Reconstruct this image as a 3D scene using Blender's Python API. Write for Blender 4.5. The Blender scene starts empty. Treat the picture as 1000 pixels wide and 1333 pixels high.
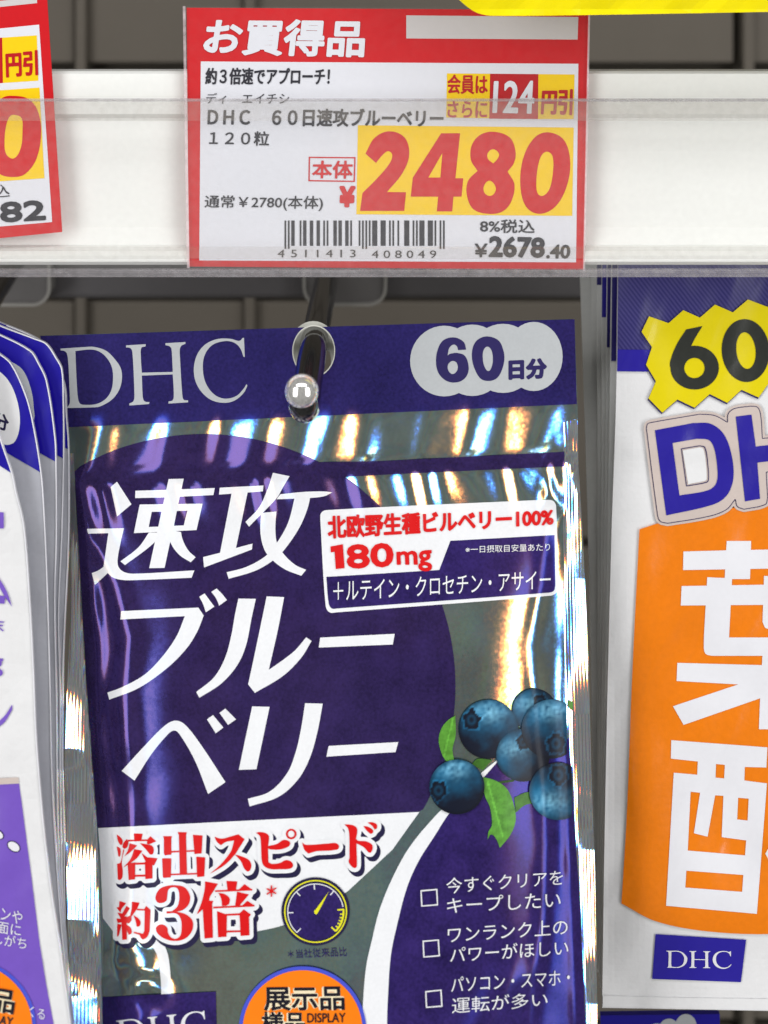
import bpy, bmesh, math, random
import numpy as np
from mathutils import Vector, noise, geometry
random.seed(4); np.random.seed(4)
sc = bpy.context.scene
COL = sc.collection

# ---------------------------------------------------------------- camera, light, exposure
D, S, VX, VY, ZC = 0.45, 0.0002, 500.0, -50.0, 1.35      # distance, metres per photo pixel, vanishing point
def W(px, py, Y=0.0):
    k = (D + Y) / D
    return Vector(((px - VX) * S * k, Y, ZC + (VY - py) * S * k))
cam = bpy.data.objects.new('camera', bpy.data.cameras.new('camera')); COL.objects.link(cam)
cam.location = (0, -D, ZC); cam.rotation_euler = (math.radians(90), 0, 0)
cam.data.sensor_fit = 'VERTICAL'; cam.data.sensor_height = 36; cam.data.sensor_width = 36
cam.data.lens = D * 36 / (1333 * S)
cam.data.shift_y = -(666.5 - VY) / 1333
cam.data.clip_start = 0.01; cam.data.clip_end = 50
cam.data.dof.use_dof = True; cam.data.dof.focus_distance = D - 0.004; cam.data.dof.aperture_fstop = 12
sc.camera = cam
world = bpy.data.worlds.new('World'); sc.world = world; world.use_nodes = True
wb = world.node_tree.nodes['Background']
wb.inputs[1].default_value = 1.0                             # the shop around: soft dim shelving, lighter and darker by turns
wt = world.node_tree; wtc = wt.nodes.new('ShaderNodeTexCoord'); wmp = wt.nodes.new('ShaderNodeMapping'); wmp.inputs['Scale'].default_value = (1, 1, .45)
wno = wt.nodes.new('ShaderNodeTexNoise'); wno.inputs['Scale'].default_value = 7; wno.inputs['Detail'].default_value = 4
wra = wt.nodes.new('ShaderNodeValToRGB'); wra.color_ramp.elements[0].position = .36; wra.color_ramp.elements[0].color = (.085, .085, .08, 1)
wra.color_ramp.elements[1].position = .66; wra.color_ramp.elements[1].color = (.29, .285, .27, 1)
wt.links.new(wtc.outputs['Generated'], wmp.inputs[0]); wt.links.new(wmp.outputs[0], wno.inputs['Vector']); wt.links.new(wno.outputs['Fac'], wra.inputs[0]); wt.links.new(wra.outputs[0], wb.inputs[0])
def area(name, loc, target, sx, sy, power, col=(1, 1, 1)):
    l = bpy.data.lights.new(name, 'AREA'); l.shape = 'RECTANGLE'; l.size = sx; l.size_y = sy
    l.energy = power; l.color = col
    o = bpy.data.objects.new(name, l); COL.objects.link(o); o.location = loc
    o.rotation_euler = (Vector(target) - Vector(loc)).to_track_quat('-Z', 'Y').to_euler()
    return o
TGT = W(430, 600, 0)
area('aisle_lamp', (-1.20, -1.3, ZC + 0.02), TGT, 0.78, 1.65, 18, (1, 0.995, 0.985))
area('aisle_lamp', (1.20, -1.3, ZC + 0.02), TGT, 0.78, 1.65, 18, (1, 0.995, 0.985))
area('ceiling_lamp', (0.0, -1.3, ZC + 1.7), TGT, 2.6, 0.5, 22, (1, 0.995, 0.985))
sc.view_settings.view_transform = 'Standard'; sc.view_settings.look = 'None'
sc.view_settings.exposure = 0.0; sc.view_settings.gamma = 1.0
sc.cycles.max_bounces = 8; sc.cycles.transparent_max_bounces = 16

# ---------------------------------------------------------------- materials
def lin(c):
    return tuple(((v / 255) / 12.92 if v / 255 <= 0.04045 else ((v / 255 + 0.055) / 1.055) ** 2.4) for v in c) + (1,)
MATS = {}
def newmat(name):
    m = bpy.data.materials.new(name); m.use_nodes = True; m.node_tree.nodes.clear(); MATS[name] = m
    nt = m.node_tree; out = nt.nodes.new('ShaderNodeOutputMaterial')
    return m, nt, out
def N(nt, t, **kw):
    n = nt.nodes.new(t)
    for k, v in kw.items(): setattr(n, k, v)
    return n
def math_(nt, op, a, b=None):
    n = N(nt, 'ShaderNodeMath', operation=op)
    for i, x in enumerate((a, b)):
        if x is None: continue
        if isinstance(x, (int, float)): n.inputs[i].default_value = x
        else: nt.links.new(x, n.inputs[i])
    return n.outputs[0]
def mottled(nt, rgb, amt, scale=700, big=60):
    """base colour with print grain"""
    tc = N(nt, 'ShaderNodeTexCoord'); no = N(nt, 'ShaderNodeTexNoise'); no.inputs['Scale'].default_value = scale
    no.inputs['Detail'].default_value = 3
    n2 = N(nt, 'ShaderNodeTexNoise'); n2.inputs['Scale'].default_value = big; n2.inputs['Detail'].default_value = 4
    nt.links.new(tc.outputs['Object'], no.inputs['Vector']); nt.links.new(tc.outputs['Object'], n2.inputs['Vector'])
    s = math_(nt, 'ADD', math_(nt, 'MULTIPLY', math_(nt, 'SUBTRACT', no.outputs['Fac'], 0.5), 2 * amt),
              math_(nt, 'MULTIPLY', math_(nt, 'SUBTRACT', n2.outputs['Fac'], 0.5), 2 * amt))
    f = math_(nt, 'ADD', s, 1.0)
    mx = N(nt, 'ShaderNodeVectorMath', operation='SCALE'); mx.inputs[0].default_value = rgb[:3]
    nt.links.new(f, mx.inputs['Scale'])
    return mx.outputs[0], no.outputs['Fac'], n2.outputs['Fac']
def matte(name, rgb, rough=0.5, amt=0.05, spec=0.25, metal=0.0, bump=0.0, scale=700, big=60, coat=0.0, lin_in=False):
    m, nt, out = newmat(name)
    p = N(nt, 'ShaderNodeBsdfPrincipled')
    c, f, g = mottled(nt, rgb if lin_in else lin(rgb), amt, scale, big)
    nt.links.new(c, p.inputs['Base Color']); p.inputs['Roughness'].default_value = rough
    p.inputs['Specular IOR Level'].default_value = spec; p.inputs['Metallic'].default_value = metal
    p.inputs['Coat Weight'].default_value = coat; p.inputs['Coat Roughness'].default_value = 0.12
    if bump:
        b = N(nt, 'ShaderNodeBump'); b.inputs['Strength'].default_value = bump; b.inputs['Distance'].default_value = 0.0006
        nt.links.new(math_(nt, 'ADD', g, math_(nt, 'MULTIPLY', f, 0.15)), b.inputs['Height'])
        nt.links.new(b.outputs[0], p.inputs['Normal'])
    nt.links.new(p.outputs[0], out.inputs[0]); return m
def foil(name, gloss, diff, rough=0.16, disp=0.05, ridge=0.0, jitter=0.05, big=150, jscale=90, ridge_mm=0.85, fine=0.04):
    """laminated foil: the three colours of a mirror reflection leave at slightly different angles (diffraction
    lacquer), over a printed or bare diffuse layer; the normals also carry small crumples and sealing ridges"""
    m, nt, out = newmat(name)
    L = nt.links
    geo = N(nt, 'ShaderNodeNewGeometry'); tc = N(nt, 'ShaderNodeTexCoord')
    nz = N(nt, 'ShaderNodeTexNoise'); nz.inputs['Scale'].default_value = jscale; nz.inputs['Detail'].default_value = 3
    nf = N(nt, 'ShaderNodeTexNoise'); nf.inputs['Scale'].default_value = 1100; nf.inputs['Detail'].default_value = 2
    L.new(tc.outputs['Object'], nz.inputs['Vector']); L.new(tc.outputs['Object'], nf.inputs['Vector'])
    def centred(sock, s):
        a = N(nt, 'ShaderNodeVectorMath', operation='SUBTRACT'); a.inputs[1].default_value = (.5, .5, .5); L.new(sock, a.inputs[0])
        b = N(nt, 'ShaderNodeVectorMath', operation='SCALE'); b.inputs['Scale'].default_value = s; L.new(a.outputs[0], b.inputs[0]); return b.outputs[0]
    def add(a, b):
        n = N(nt, 'ShaderNodeVectorMath', operation='ADD'); L.new(a, n.inputs[0]); L.new(b, n.inputs[1]); return n.outputs[0]
    v = add(add(geo.outputs['Normal'], centred(nz.outputs['Color'], jitter)), centred(nf.outputs['Color'], fine))
    if ridge:
        sx = N(nt, 'ShaderNodeSeparateXYZ'); L.new(tc.outputs['Object'], sx.inputs[0])
        ph = math_(nt, 'ADD', math_(nt, 'MULTIPLY', sx.outputs['X'], 2 * math.pi / (ridge_mm / 1000)), math_(nt, 'MULTIPLY', sx.outputs['Z'], 60))
        w = math_(nt, 'MULTIPLY', math_(nt, 'SINE', ph), ridge)
        cx = N(nt, 'ShaderNodeCombineXYZ'); L.new(w, cx.inputs[0]); v = add(v, cx.outputs[0])
    acc = None
    for i, (mask, dx) in enumerate((((1, 0, 0), disp), ((0, 1, 0), 0.0), ((0, 0, 1), -disp))):
        cx = N(nt, 'ShaderNodeCombineXYZ'); cx.inputs[0].default_value = dx; cx.inputs[2].default_value = -dx * 0.4
        nm = N(nt, 'ShaderNodeVectorMath', operation='NORMALIZE'); L.new(add(v, cx.outputs[0]), nm.inputs[0])
        g = N(nt, 'ShaderNodeBsdfAnisotropic'); g.inputs['Roughness'].default_value = rough
        g.inputs['Color'].default_value = tuple(gloss[k] * mask[k] for k in range(3)) + (1,)
        L.new(nm.outputs[0], g.inputs['Normal'])
        if acc is None: acc = g.outputs[0]
        else:
            a = N(nt, 'ShaderNodeAddShader'); L.new(acc, a.inputs[0]); L.new(g.outputs[0], a.inputs[1]); acc = a.outputs[0]
    df = N(nt, 'ShaderNodeBsdfDiffuse')
    c, f, g2 = mottled(nt, tuple(diff) + (1,), .65 if max(diff) < .3 else .06, 1300, big); L.new(c, df.inputs[0])
    a = N(nt, 'ShaderNodeAddShader'); L.new(acc, a.inputs[0]); L.new(df.outputs[0], a.inputs[1])
    L.new(a.outputs[0], out.inputs[0]); return m
def clear(name, alpha, rgb=(235, 232, 230), rough=0.1, gl=0.08):
    m, nt, out = newmat(name); L = nt.links
    t = N(nt, 'ShaderNodeBsdfTransparent'); d = N(nt, 'ShaderNodeBsdfDiffuse'); d.inputs[0].default_value = lin(rgb)
    mx = N(nt, 'ShaderNodeMixShader')
    c, f, g2 = mottled(nt, (1, 1, 1, 1), 0.7, 500, 22)
    sx = N(nt, 'ShaderNodeSeparateXYZ'); L.new(c, sx.inputs[0])
    L.new(math_(nt, 'MULTIPLY', sx.outputs[0], alpha), mx.inputs[0])
    L.new(t.outputs[0], mx.inputs[1]); L.new(d.outputs[0], mx.inputs[2])
    g = N(nt, 'ShaderNodeBsdfAnisotropic'); g.inputs['Roughness'].default_value = rough
    gg = N(nt, 'ShaderNodeNewGeometry'); fr = math_(nt, 'MULTIPLY', math_(nt, 'SUBTRACT', 1.0, gg.outputs['Backfacing']), .04)
    m2 = N(nt, 'ShaderNodeMixShader'); L.new(fr, m2.inputs[0])
    L.new(mx.outputs[0], m2.inputs[1]); L.new(g.outputs[0], m2.inputs[2]); L.new(m2.outputs[0], out.inputs[0]); return m

M = {}
M['foil'] = foil('bare_foil', (.37, .44, .42), (.022, .032, .029), rough=.17, disp=.030, jitter=.08, fine=.10)
M['seal'] = foil('ribbed_foil_seal', (.74, .77, .80), (.026, .028, .03), rough=.12, disp=.030, ridge=.12, jitter=.08)
M['purple'] = foil('purple_ink_on_foil', (.062, .042, .125), (.018, .0105, .056), rough=.17, disp=.010, jitter=.05)
M['header'] = foil('indigo_ink_on_foil', big=55, gloss=(.04, .036, .14), diff=(.017, .012, .080), rough=.22, disp=.025, jitter=.08)
M['violet'] = foil('violet_ink_on_foil', (.030, .027, .105), (.024, .013, .090), rough=.22, disp=.025, jitter=.05)
M['white_ink'] = foil('white_ink_on_foil', (.06, .062, .065), (.80, .81, .84), rough=.2, disp=.03, jitter=.06)
M['grey_ink'] = foil('pale_grey_ink_on_foil', (.07, .072, .075), (.46, .48, .50), rough=.2, disp=.03, jitter=.06)
M['red_ink'] = matte('red_ink', (215, 22, 24), .35, .06)
M['navy_ink'] = matte('navy_ink', (34, 30, 66), .4, .08)
M['dim_ink'] = matte('small_print_ink', (45, 38, 92), .4, .08)
M['yellow_ink'] = matte('yellow_ink', (228, 224, 40), .4, .05)
M['orange_sticker'] = matte('orange_sticker_paper', (250, 128, 12), .35, .04, coat=.3)
M['blue_sticker'] = matte('blue_sticker_rim', (72, 84, 205), .35, .04, coat=.3)
M['cream'] = matte('cream_ink', (240, 225, 190), .4, .04)
M['black_ink'] = matte('black_ink', (26, 24, 36), .4, .06)
M['text_ink'] = matte('charcoal_print', (34, 34, 46), .5, .10)
M['tag_red'] = matte('tag_red', (205, 14, 26), .45, .06)
M['tag_darkred'] = matte('tag_dark_red', (186, 10, 24), .45, .06)
M['tag_white'] = matte('tag_paper', (224, 225, 233), .5, .025)
M['tag_grey'] = matte('tag_blank_strip', (205, 200, 200), .5, .03)
M['tag_yellow'] = matte('tag_yellow', (246, 205, 0), .45, .04)
M['rail_white'] = matte('rail_enamel', (238, 239, 236), .4, .035, coat=.2)
M['rail_shade'] = matte('rail_edge_grey', (196, 192, 190), .35, .03)
M['cover'] = clear('clear_cover', .030, (250, 248, 245))
M['cover_rib'] = clear('clear_cover_rib', .10, (190, 182, 172))
M['cover_lip'] = clear('clear_cover_lip', .36, (190, 186, 190))
M['sleeve'] = clear('clear_sleeve', .02, gl=.05)
M['sleeve_edge'] = clear('sleeve_edge', .55, (240, 220, 225))
M['panel'] = matte('back_panel_paint', (96, 90, 82), .6, .06)
M['panel_gap'] = matte('back_panel_gap', (60, 56, 49), .8, .06)
M['bar'] = matte('grey_bar_metal', (100, 98, 100), .45, .06, metal=.2)
M['plate'] = matte('bracket_plate', (104, 102, 102), .25, .05, coat=.6)
M['plate_rim'] = matte('bracket_rim', (150, 148, 144), .25, .05, coat=.6)
M['yellow_film'] = matte('yellow_film', (255, 236, 0), .3, .02, coat=.5, bump=.5)
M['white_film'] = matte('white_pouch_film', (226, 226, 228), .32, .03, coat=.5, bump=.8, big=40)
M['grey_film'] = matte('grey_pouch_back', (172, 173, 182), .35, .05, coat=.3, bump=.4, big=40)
M['silver_film'] = matte('silver_pouch_edge', (226, 227, 226), .3, .05, metal=.15, bump=.4, big=40)
M['blue_film'] = matte('blue_pouch_header', (26, 14, 150), .32, .06, coat=.35, bump=.25, big=40)
M['navy_film'] = matte('navy_pouch_header', (44, 38, 112), .35, .06, coat=.3, bump=.2, big=40)
M['royal'] = matte('royal_blue_ink', (40, 30, 150), .3, .05, coat=.5, bump=.7, big=40)
M['orange_ink'] = matte('orange_ink', (234, 124, 8), .33, .08, coat=.5, bump=.8, big=40)
M['mustard'] = matte('lemon_ink', (222, 204, 6), .35, .03, coat=.3, bump=.3, big=40)
M['charcoal'] = matte('charcoal_ink', (46, 48, 44), .3, .15, coat=.5, bump=.3, big=40)
M['beige_ink'] = matte('beige_ink', (200, 186, 180), .4, .04)
M['lilac'] = matte('lilac_ink', (116, 84, 188), .4, .05, coat=.2)
M['line_white'] = matte('white_lettering', (226, 226, 232), .4, .03)
M['washer'] = matte('translucent_white', (206, 206, 198), .3, .03, coat=.5)

def chrome(name, rgb, rough, metal=1.0):
    m, nt, out = newmat(name); p = N(nt, 'ShaderNodeBsdfPrincipled')
    p.inputs['Base Color'].default_value = rgb + (1,); p.inputs['Metallic'].default_value = metal; p.inputs['Roughness'].default_value = rough
    nt.links.new(p.outputs[0], out.inputs[0]); return m
M['rod'] = chrome('dark_chrome', (.12, .12, .125), .13)
M['ball'] = chrome('bright_chrome', (.96, .95, .93), .14, .8)

# crosshatch navy header of the orange pouch
m, nt, out = newmat('crosshatched_navy'); p = N(nt, 'ShaderNodeBsdfPrincipled')
tc = N(nt, 'ShaderNodeTexCoord'); mp = N(nt, 'ShaderNodeMapping'); mp.inputs['Rotation'].default_value = (0, math.radians(38), 0)
wv = N(nt, 'ShaderNodeTexWave'); wv.inputs['Scale'].default_value = 330; wv.inputs['Distortion'].default_value = .4
nt.links.new(tc.outputs['Object'], mp.inputs[0]); nt.links.new(mp.outputs[0], wv.inputs[0])
cr = N(nt, 'ShaderNodeMix', data_type='RGBA'); cr.inputs[6].default_value = lin((36, 32, 98)); cr.inputs[7].default_value = lin((66, 62, 122))
nt.links.new(wv.outputs['Fac'], cr.inputs[0]); nt.links.new(cr.outputs[2], p.inputs['Base Color'])
p.inputs['Roughness'].default_value = .35; nt.links.new(p.outputs[0], out.inputs[0]); M['hatch'] = m
# printed picture (berries, leaves): colour from the print itself
m, nt, out = newmat('picture_print'); p = N(nt, 'ShaderNodeBsdfPrincipled')
at = N(nt, 'ShaderNodeAttribute', attribute_name='ink'); nt.links.new(at.outputs['Color'], p.inputs['Base Color'])
p.inputs['Roughness'].default_value = .4; p.inputs['Specular IOR Level'].default_value = .25; p.inputs['Coat Weight'].default_value = .05
nt.links.new(p.outputs[0], out.inputs[0]); M['picture'] = m

# ---------------------------------------------------------------- 2-D shape tools (photo pixels)
def P(s, ox=0, oy=0, sc_=1.0):
    """'x,y x,y ~x,y' -> sampled closed contour; ~ marks a smooth point"""
    pts, sm = [], []
    for t in s.split():
        q = t.startswith('~'); x, y = t.lstrip('~').split(',')
        pts.append(np.array((ox + float(x) / sc_, oy + float(y) / sc_))); sm.append(q)
    return smooth(pts, sm, True)
def smooth(pts, sm, closed=True, n=7):
    out = []; m = len(pts)
    for i in range(m if closed else m - 1):
        a, b = pts[i], pts[(i + 1) % m]; sa, sb = sm[i], sm[(i + 1) % m]
        if not sa and not sb: out.append(a); continue
        l = np.linalg.norm(b - a) + 1e-9
        def tan(j, sj):
            j %= m
            if not sj: return (b - a)
            d = pts[(j + 1) % m] - pts[j - 1] if (closed or 0 < j < m - 1) else (b - a)
            return d / (np.linalg.norm(d) + 1e-9) * l
        ta, tb = tan(i, sa), tan(i + 1, sb)
        for k in range(n):
            t = k / n
            out.append((2*t**3-3*t**2+1)*a + (t**3-2*t**2+t)*ta + (-2*t**3+3*t**2)*b + (t**3-t**2)*tb)
    if not closed: out.append(pts[-1])
    return np.array(out)
def ell(cx, cy, rx, ry=None, n=40, rot=0):
    ry = ry or rx; a = np.linspace(0, 2 * math.pi, n, endpoint=False)
    x, y = rx * np.cos(a), ry * np.sin(a); r = math.radians(rot)
    return np.stack([cx + x * math.cos(r) - y * math.sin(r), cy + x * math.sin(r) + y * math.cos(r)], 1)
def stroke(pts, w, w2=None, ox=0, oy=0, sc_=1.0, sm=True):
    p = [np.array((ox + x / sc_, oy + y / sc_)) for x, y in pts]
    c = smooth(p, [sm] * len(p), False) if len(p) > 2 else np.array(p)
    t = np.gradient(c, axis=0); t /= np.linalg.norm(t, axis=1)[:, None] + 1e-9
    n = np.stack([-t[:, 1], t[:, 0]], 1); ww = np.linspace(w, w if w2 is None else w2, len(c))[:, None] / 2
    return np.concatenate([c + n * ww, (c - n * ww)[::-1]])
def orient(c, ccw=True):
    a = 0.5 * np.sum(c[:, 0] * np.roll(c[:, 1], -1) - np.roll(c[:, 0], -1) * c[:, 1])
    return c if (a > 0) == ccw else c[::-1]
def winding(pts, A, B):
    w = np.zeros(len(pts), int)
    for s in range(0, len(pts), 4000):
        p = pts[s:s + 4000]; x, y = p[:, 0:1], p[:, 1:2]
        up = (A[:, 1] <= y) & (B[:, 1] > y); dn = (A[:, 1] > y) & (B[:, 1] <= y)
        cr = (B[:, 0] - A[:, 0]) * (y - A[:, 1]) - (x - A[:, 0]) * (B[:, 1] - A[:, 1])
        w[s:s + 4000] = (up & (cr > 0)).sum(1) - (dn & (cr < 0)).sum(1)
    return w
def edges(contours, holes):
    cs = [orient(np.asarray(c, float)) for c in contours] + [orient(np.asarray(c, float), False) for c in holes]
    A = np.concatenate(cs); B = np.concatenate([np.roll(c, -1, 0) for c in cs]); return cs, A, B
def densify(c, step):
    c = np.asarray(c, float); out = []
    for i in range(len(c)):
        a, b = c[i], c[(i + 1) % len(c)]; n = max(1, int(math.ceil(np.linalg.norm(b - a) / (step * 1.2))))
        out += [a + (b - a) * k / n for k in range(n)]
    return np.array(out)
def fill(contours, holes=(), step=None):
    if step: contours, holes = [densify(c, step) for c in contours], [densify(c, step) for c in holes]
    cs, A, B = edges(contours, holes)
    verts = [Vector(v) for v in A]; es = []; k = 0
    for c in cs:
        es += [(k + i, k + (i + 1) % len(c)) for i in range(len(c))]; k += len(c)
    if step:
        lo, hi = A.min(0), A.max(0)
        gx = np.arange(math.ceil(lo[0] / step) * step, hi[0], step); gy = np.arange(math.ceil(lo[1] / step) * step, hi[1], step)
        if len(gx) and len(gy):
            g = np.stack(np.meshgrid(gx, gy), -1).reshape(-1, 2); g = g[winding(g, A, B) != 0]
            verts += [Vector(v) for v in g]
    r = geometry.delaunay_2d_cdt(verts, es, [], 0, 1e-5)
    v = np.array([tuple(x) for x in r[0]]); f = np.array([t for t in r[2]])
    keep = winding(v[f].mean(1), A, B) > 0
    return v, f[keep]
def isofill(contours, holes, pad, step=1.0, shift=(0, 0), seg=None):
    """everything within pad of the shape (rounded, thickened outline)"""
    if seg is None: cs, A, B = edges(contours, holes)
    else: A, B = seg
    lo, hi = np.minimum(A, B).min(0) - abs(pad) - 2 * step, np.maximum(A, B).max(0) + abs(pad) + 2 * step
    gx = np.arange(lo[0], hi[0], step); gy = np.arange(lo[1], hi[1], step)
    d = np.empty((len(gy), len(gx))); ex0, ex1 = np.minimum(A[:, 0], B[:, 0]), np.maximum(A[:, 0], B[:, 0]); cw = 12
    for s in range(0, len(gx), cw):
        xs = gx[s:s + cw]; m_ = (ex1 >= xs[0] - abs(pad) - 2 * step) & (ex0 <= xs[-1] + abs(pad) + 2 * step)
        if not m_.any(): d[:, s:s + cw] = 99; continue
        a, b = A[m_], B[m_]; ab = b - a; L2 = (ab ** 2).sum(1) + 1e-12
        g = np.stack(np.meshgrid(xs, gy), -1).reshape(-1, 2); p = g[:, None, :]
        t = np.clip(((p - a) * ab).sum(2) / L2, 0, 1); dd = np.sqrt((((a + t[..., None] * ab) - p) ** 2).sum(2)).min(1)
        w = winding(g[:, ::-1], a[:, ::-1], b[:, ::-1])
        d[:, s:s + cw] = np.where(w != 0, -dd, dd).reshape(len(gy), len(xs))
    d -= pad; ins = d <= 0; cnt = ins[:-1, :-1].astype(int) + ins[1:, :-1] + ins[:-1, 1:] + ins[1:, 1:]
    vs, fs, idx = [], [], {}
    def vid(key, pt):
        if key not in idx: idx[key] = len(vs); vs.append(pt)
        return idx[key]
    P_ = lambda i, j: (gx[i] + shift[0], gy[j] + shift[1])
    for j in range(len(gy) - 1):
        i = 0; row = cnt[j]; nzs = np.nonzero(row)[0]
        if not len(nzs): continue
        i, end = int(nzs[0]), int(nzs[-1])
        while i <= end:
            c = row[i]
            if c == 0: i += 1; continue
            if c == 4:
                k = i
                while k <= end and row[k] == 4 and k - i < 5: k += 1
                fs.append([vid((i, j), P_(i, j)), vid((k, j), P_(k, j)), vid((k, j + 1), P_(k, j + 1)), vid((i, j + 1), P_(i, j + 1))]); i = k; continue
            cn = ((i, j), (i + 1, j), (i + 1, j + 1), (i, j + 1)); dv = [d[y, x] for x, y in cn]; f = []
            for k in range(4):
                a, b = cn[k], cn[(k + 1) % 4]; da, db = dv[k], dv[(k + 1) % 4]
                if da <= 0: f.append(vid(a, P_(*a)))
                if (da <= 0) != (db <= 0):
                    t = da / (da - db); e = (min(a, b), max(a, b))
                    if e[0] != a: t = t
                    f.append(vid(e, (gx[a[0]] + t * (gx[b[0]] - gx[a[0]]) + shift[0], gy[a[1]] + t * (gy[b[1]] - gy[a[1]]) + shift[1])))
            if len(f) > 2: fs.append(f)
            i += 1
    return np.array(vs), fs
def outline_segments(v, f):
    e = {}
    for t in f:
        for i in range(len(t)):
            a, b = t[i], t[(i + 1) % len(t)]
            if (b, a) in e: del e[(b, a)]
            else: e[(a, b)] = 1
    k = np.array(list(e)); return v[k[:, 0]], v[k[:, 1]]
_tc = {}
def glyphs(s, bold=0.0, shear=0.0, spacing=1.0, res=3):
    key = (s, bold, shear, spacing)
    if key in _tc: return _tc[key]
    cu = bpy.data.curves.new('t', 'FONT'); cu.body = s; cu.size = 1; cu.offset = bold; cu.shear = shear
    cu.space_character = spacing; cu.resolution_u = res; cu.fill_mode = 'FRONT'
    o = bpy.data.objects.new('t', cu); COL.objects.link(o)
    dg = bpy.context.evaluated_depsgraph_get(); me = o.evaluated_get(dg).to_mesh()
    v = np.empty(len(me.vertices) * 3); me.vertices.foreach_get('co', v); v = v.reshape(-1, 3)[:, :2]
    f = [tuple(p.vertices) for p in me.polygons]
    o.evaluated_get(dg).to_mesh_clear(); bpy.data.objects.remove(o); bpy.data.curves.remove(cu)
    _tc[key] = (v, f); return v, f
def quad_map(v, q, lo=None, hi=None):
    lo = v.min(0) if lo is None else lo; hi = v.max(0) if hi is None else hi
    t = (v - lo) / (hi - lo); a, b = t[:, 0:1], 1 - t[:, 1:2]; q = [np.array(x, float) for x in q]   # TL TR BR BL
    return (1-b)*((1-a)*q[0] + a*q[1]) + b*((1-a)*q[3] + a*q[2])
def tquad(x0, y0, x1, y1, dy=0.0, h=None):
    """box from its top-left (x0,y0) to its right end; dy = rise of the right end (negative is up)"""
    return [(x0, y0), (x1, y0 + dy), (x1, y1 + dy), (x0, y1)]
def bisect(v, f, step):
    bm = bmesh.new(); bv = [bm.verts.new((x, y, 0)) for x, y in v]
    for t in f:
        try: bm.faces.new([bv[i] for i in t])
        except ValueError: pass
    lo, hi = v.min(0), v.max(0)
    for ax in (0, 1):
        for c in np.arange(math.ceil(lo[ax] / step) * step, hi[ax], step):
            co = [0, 0, 0]; no = [0, 0, 0]; co[ax] = c; no[ax] = 1
            bmesh.ops.bisect_plane(bm, geom=bm.verts[:] + bm.edges[:] + bm.faces[:], plane_co=co, plane_no=no, dist=1e-4)
    bm.verts.index_update(); vv = np.array([x.co[:2] for x in bm.verts]); ff = [[x.index for x in g.verts] for g in bm.faces]
    bm.free(); return vv, ff

# ---------------------------------------------------------------- object tools
def thing(name, label, cat, loc, group=None):
    o = bpy.data.objects.new(name, None); COL.objects.link(o); o.location = loc
    o.empty_display_size = .01; o['label'] = label; o['category'] = cat
    if group: o['group'] = group
    return o
def mesh_obj(name, vs, fs, mat, parent=None, origin=None, normals=None, smooth_=False):
    org = Vector(origin) if origin is not None else (parent_world(parent) if parent else Vector((0, 0, 0)))
    me = bpy.data.meshes.new(name); me.from_pydata((np.array([tuple(v) for v in vs]) - np.array(org)).tolist(), [], [list(map(int, f)) for f in fs])
    me.update()
    if smooth_ or normals is not None: me.polygons.foreach_set('use_smooth', [True] * len(me.polygons))
    if normals is not None: me.normals_split_custom_set_from_vertices([tuple(n) for n in normals])
    me.materials.append(mat); o = bpy.data.objects.new(name, me); COL.objects.link(o)
    if parent: o.parent = parent
    elif origin is not None: o.location = origin
    return o
def parent_world(p):
    v = Vector((0, 0, 0))
    while p: v += p.location; p = p.parent
    return v
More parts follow.
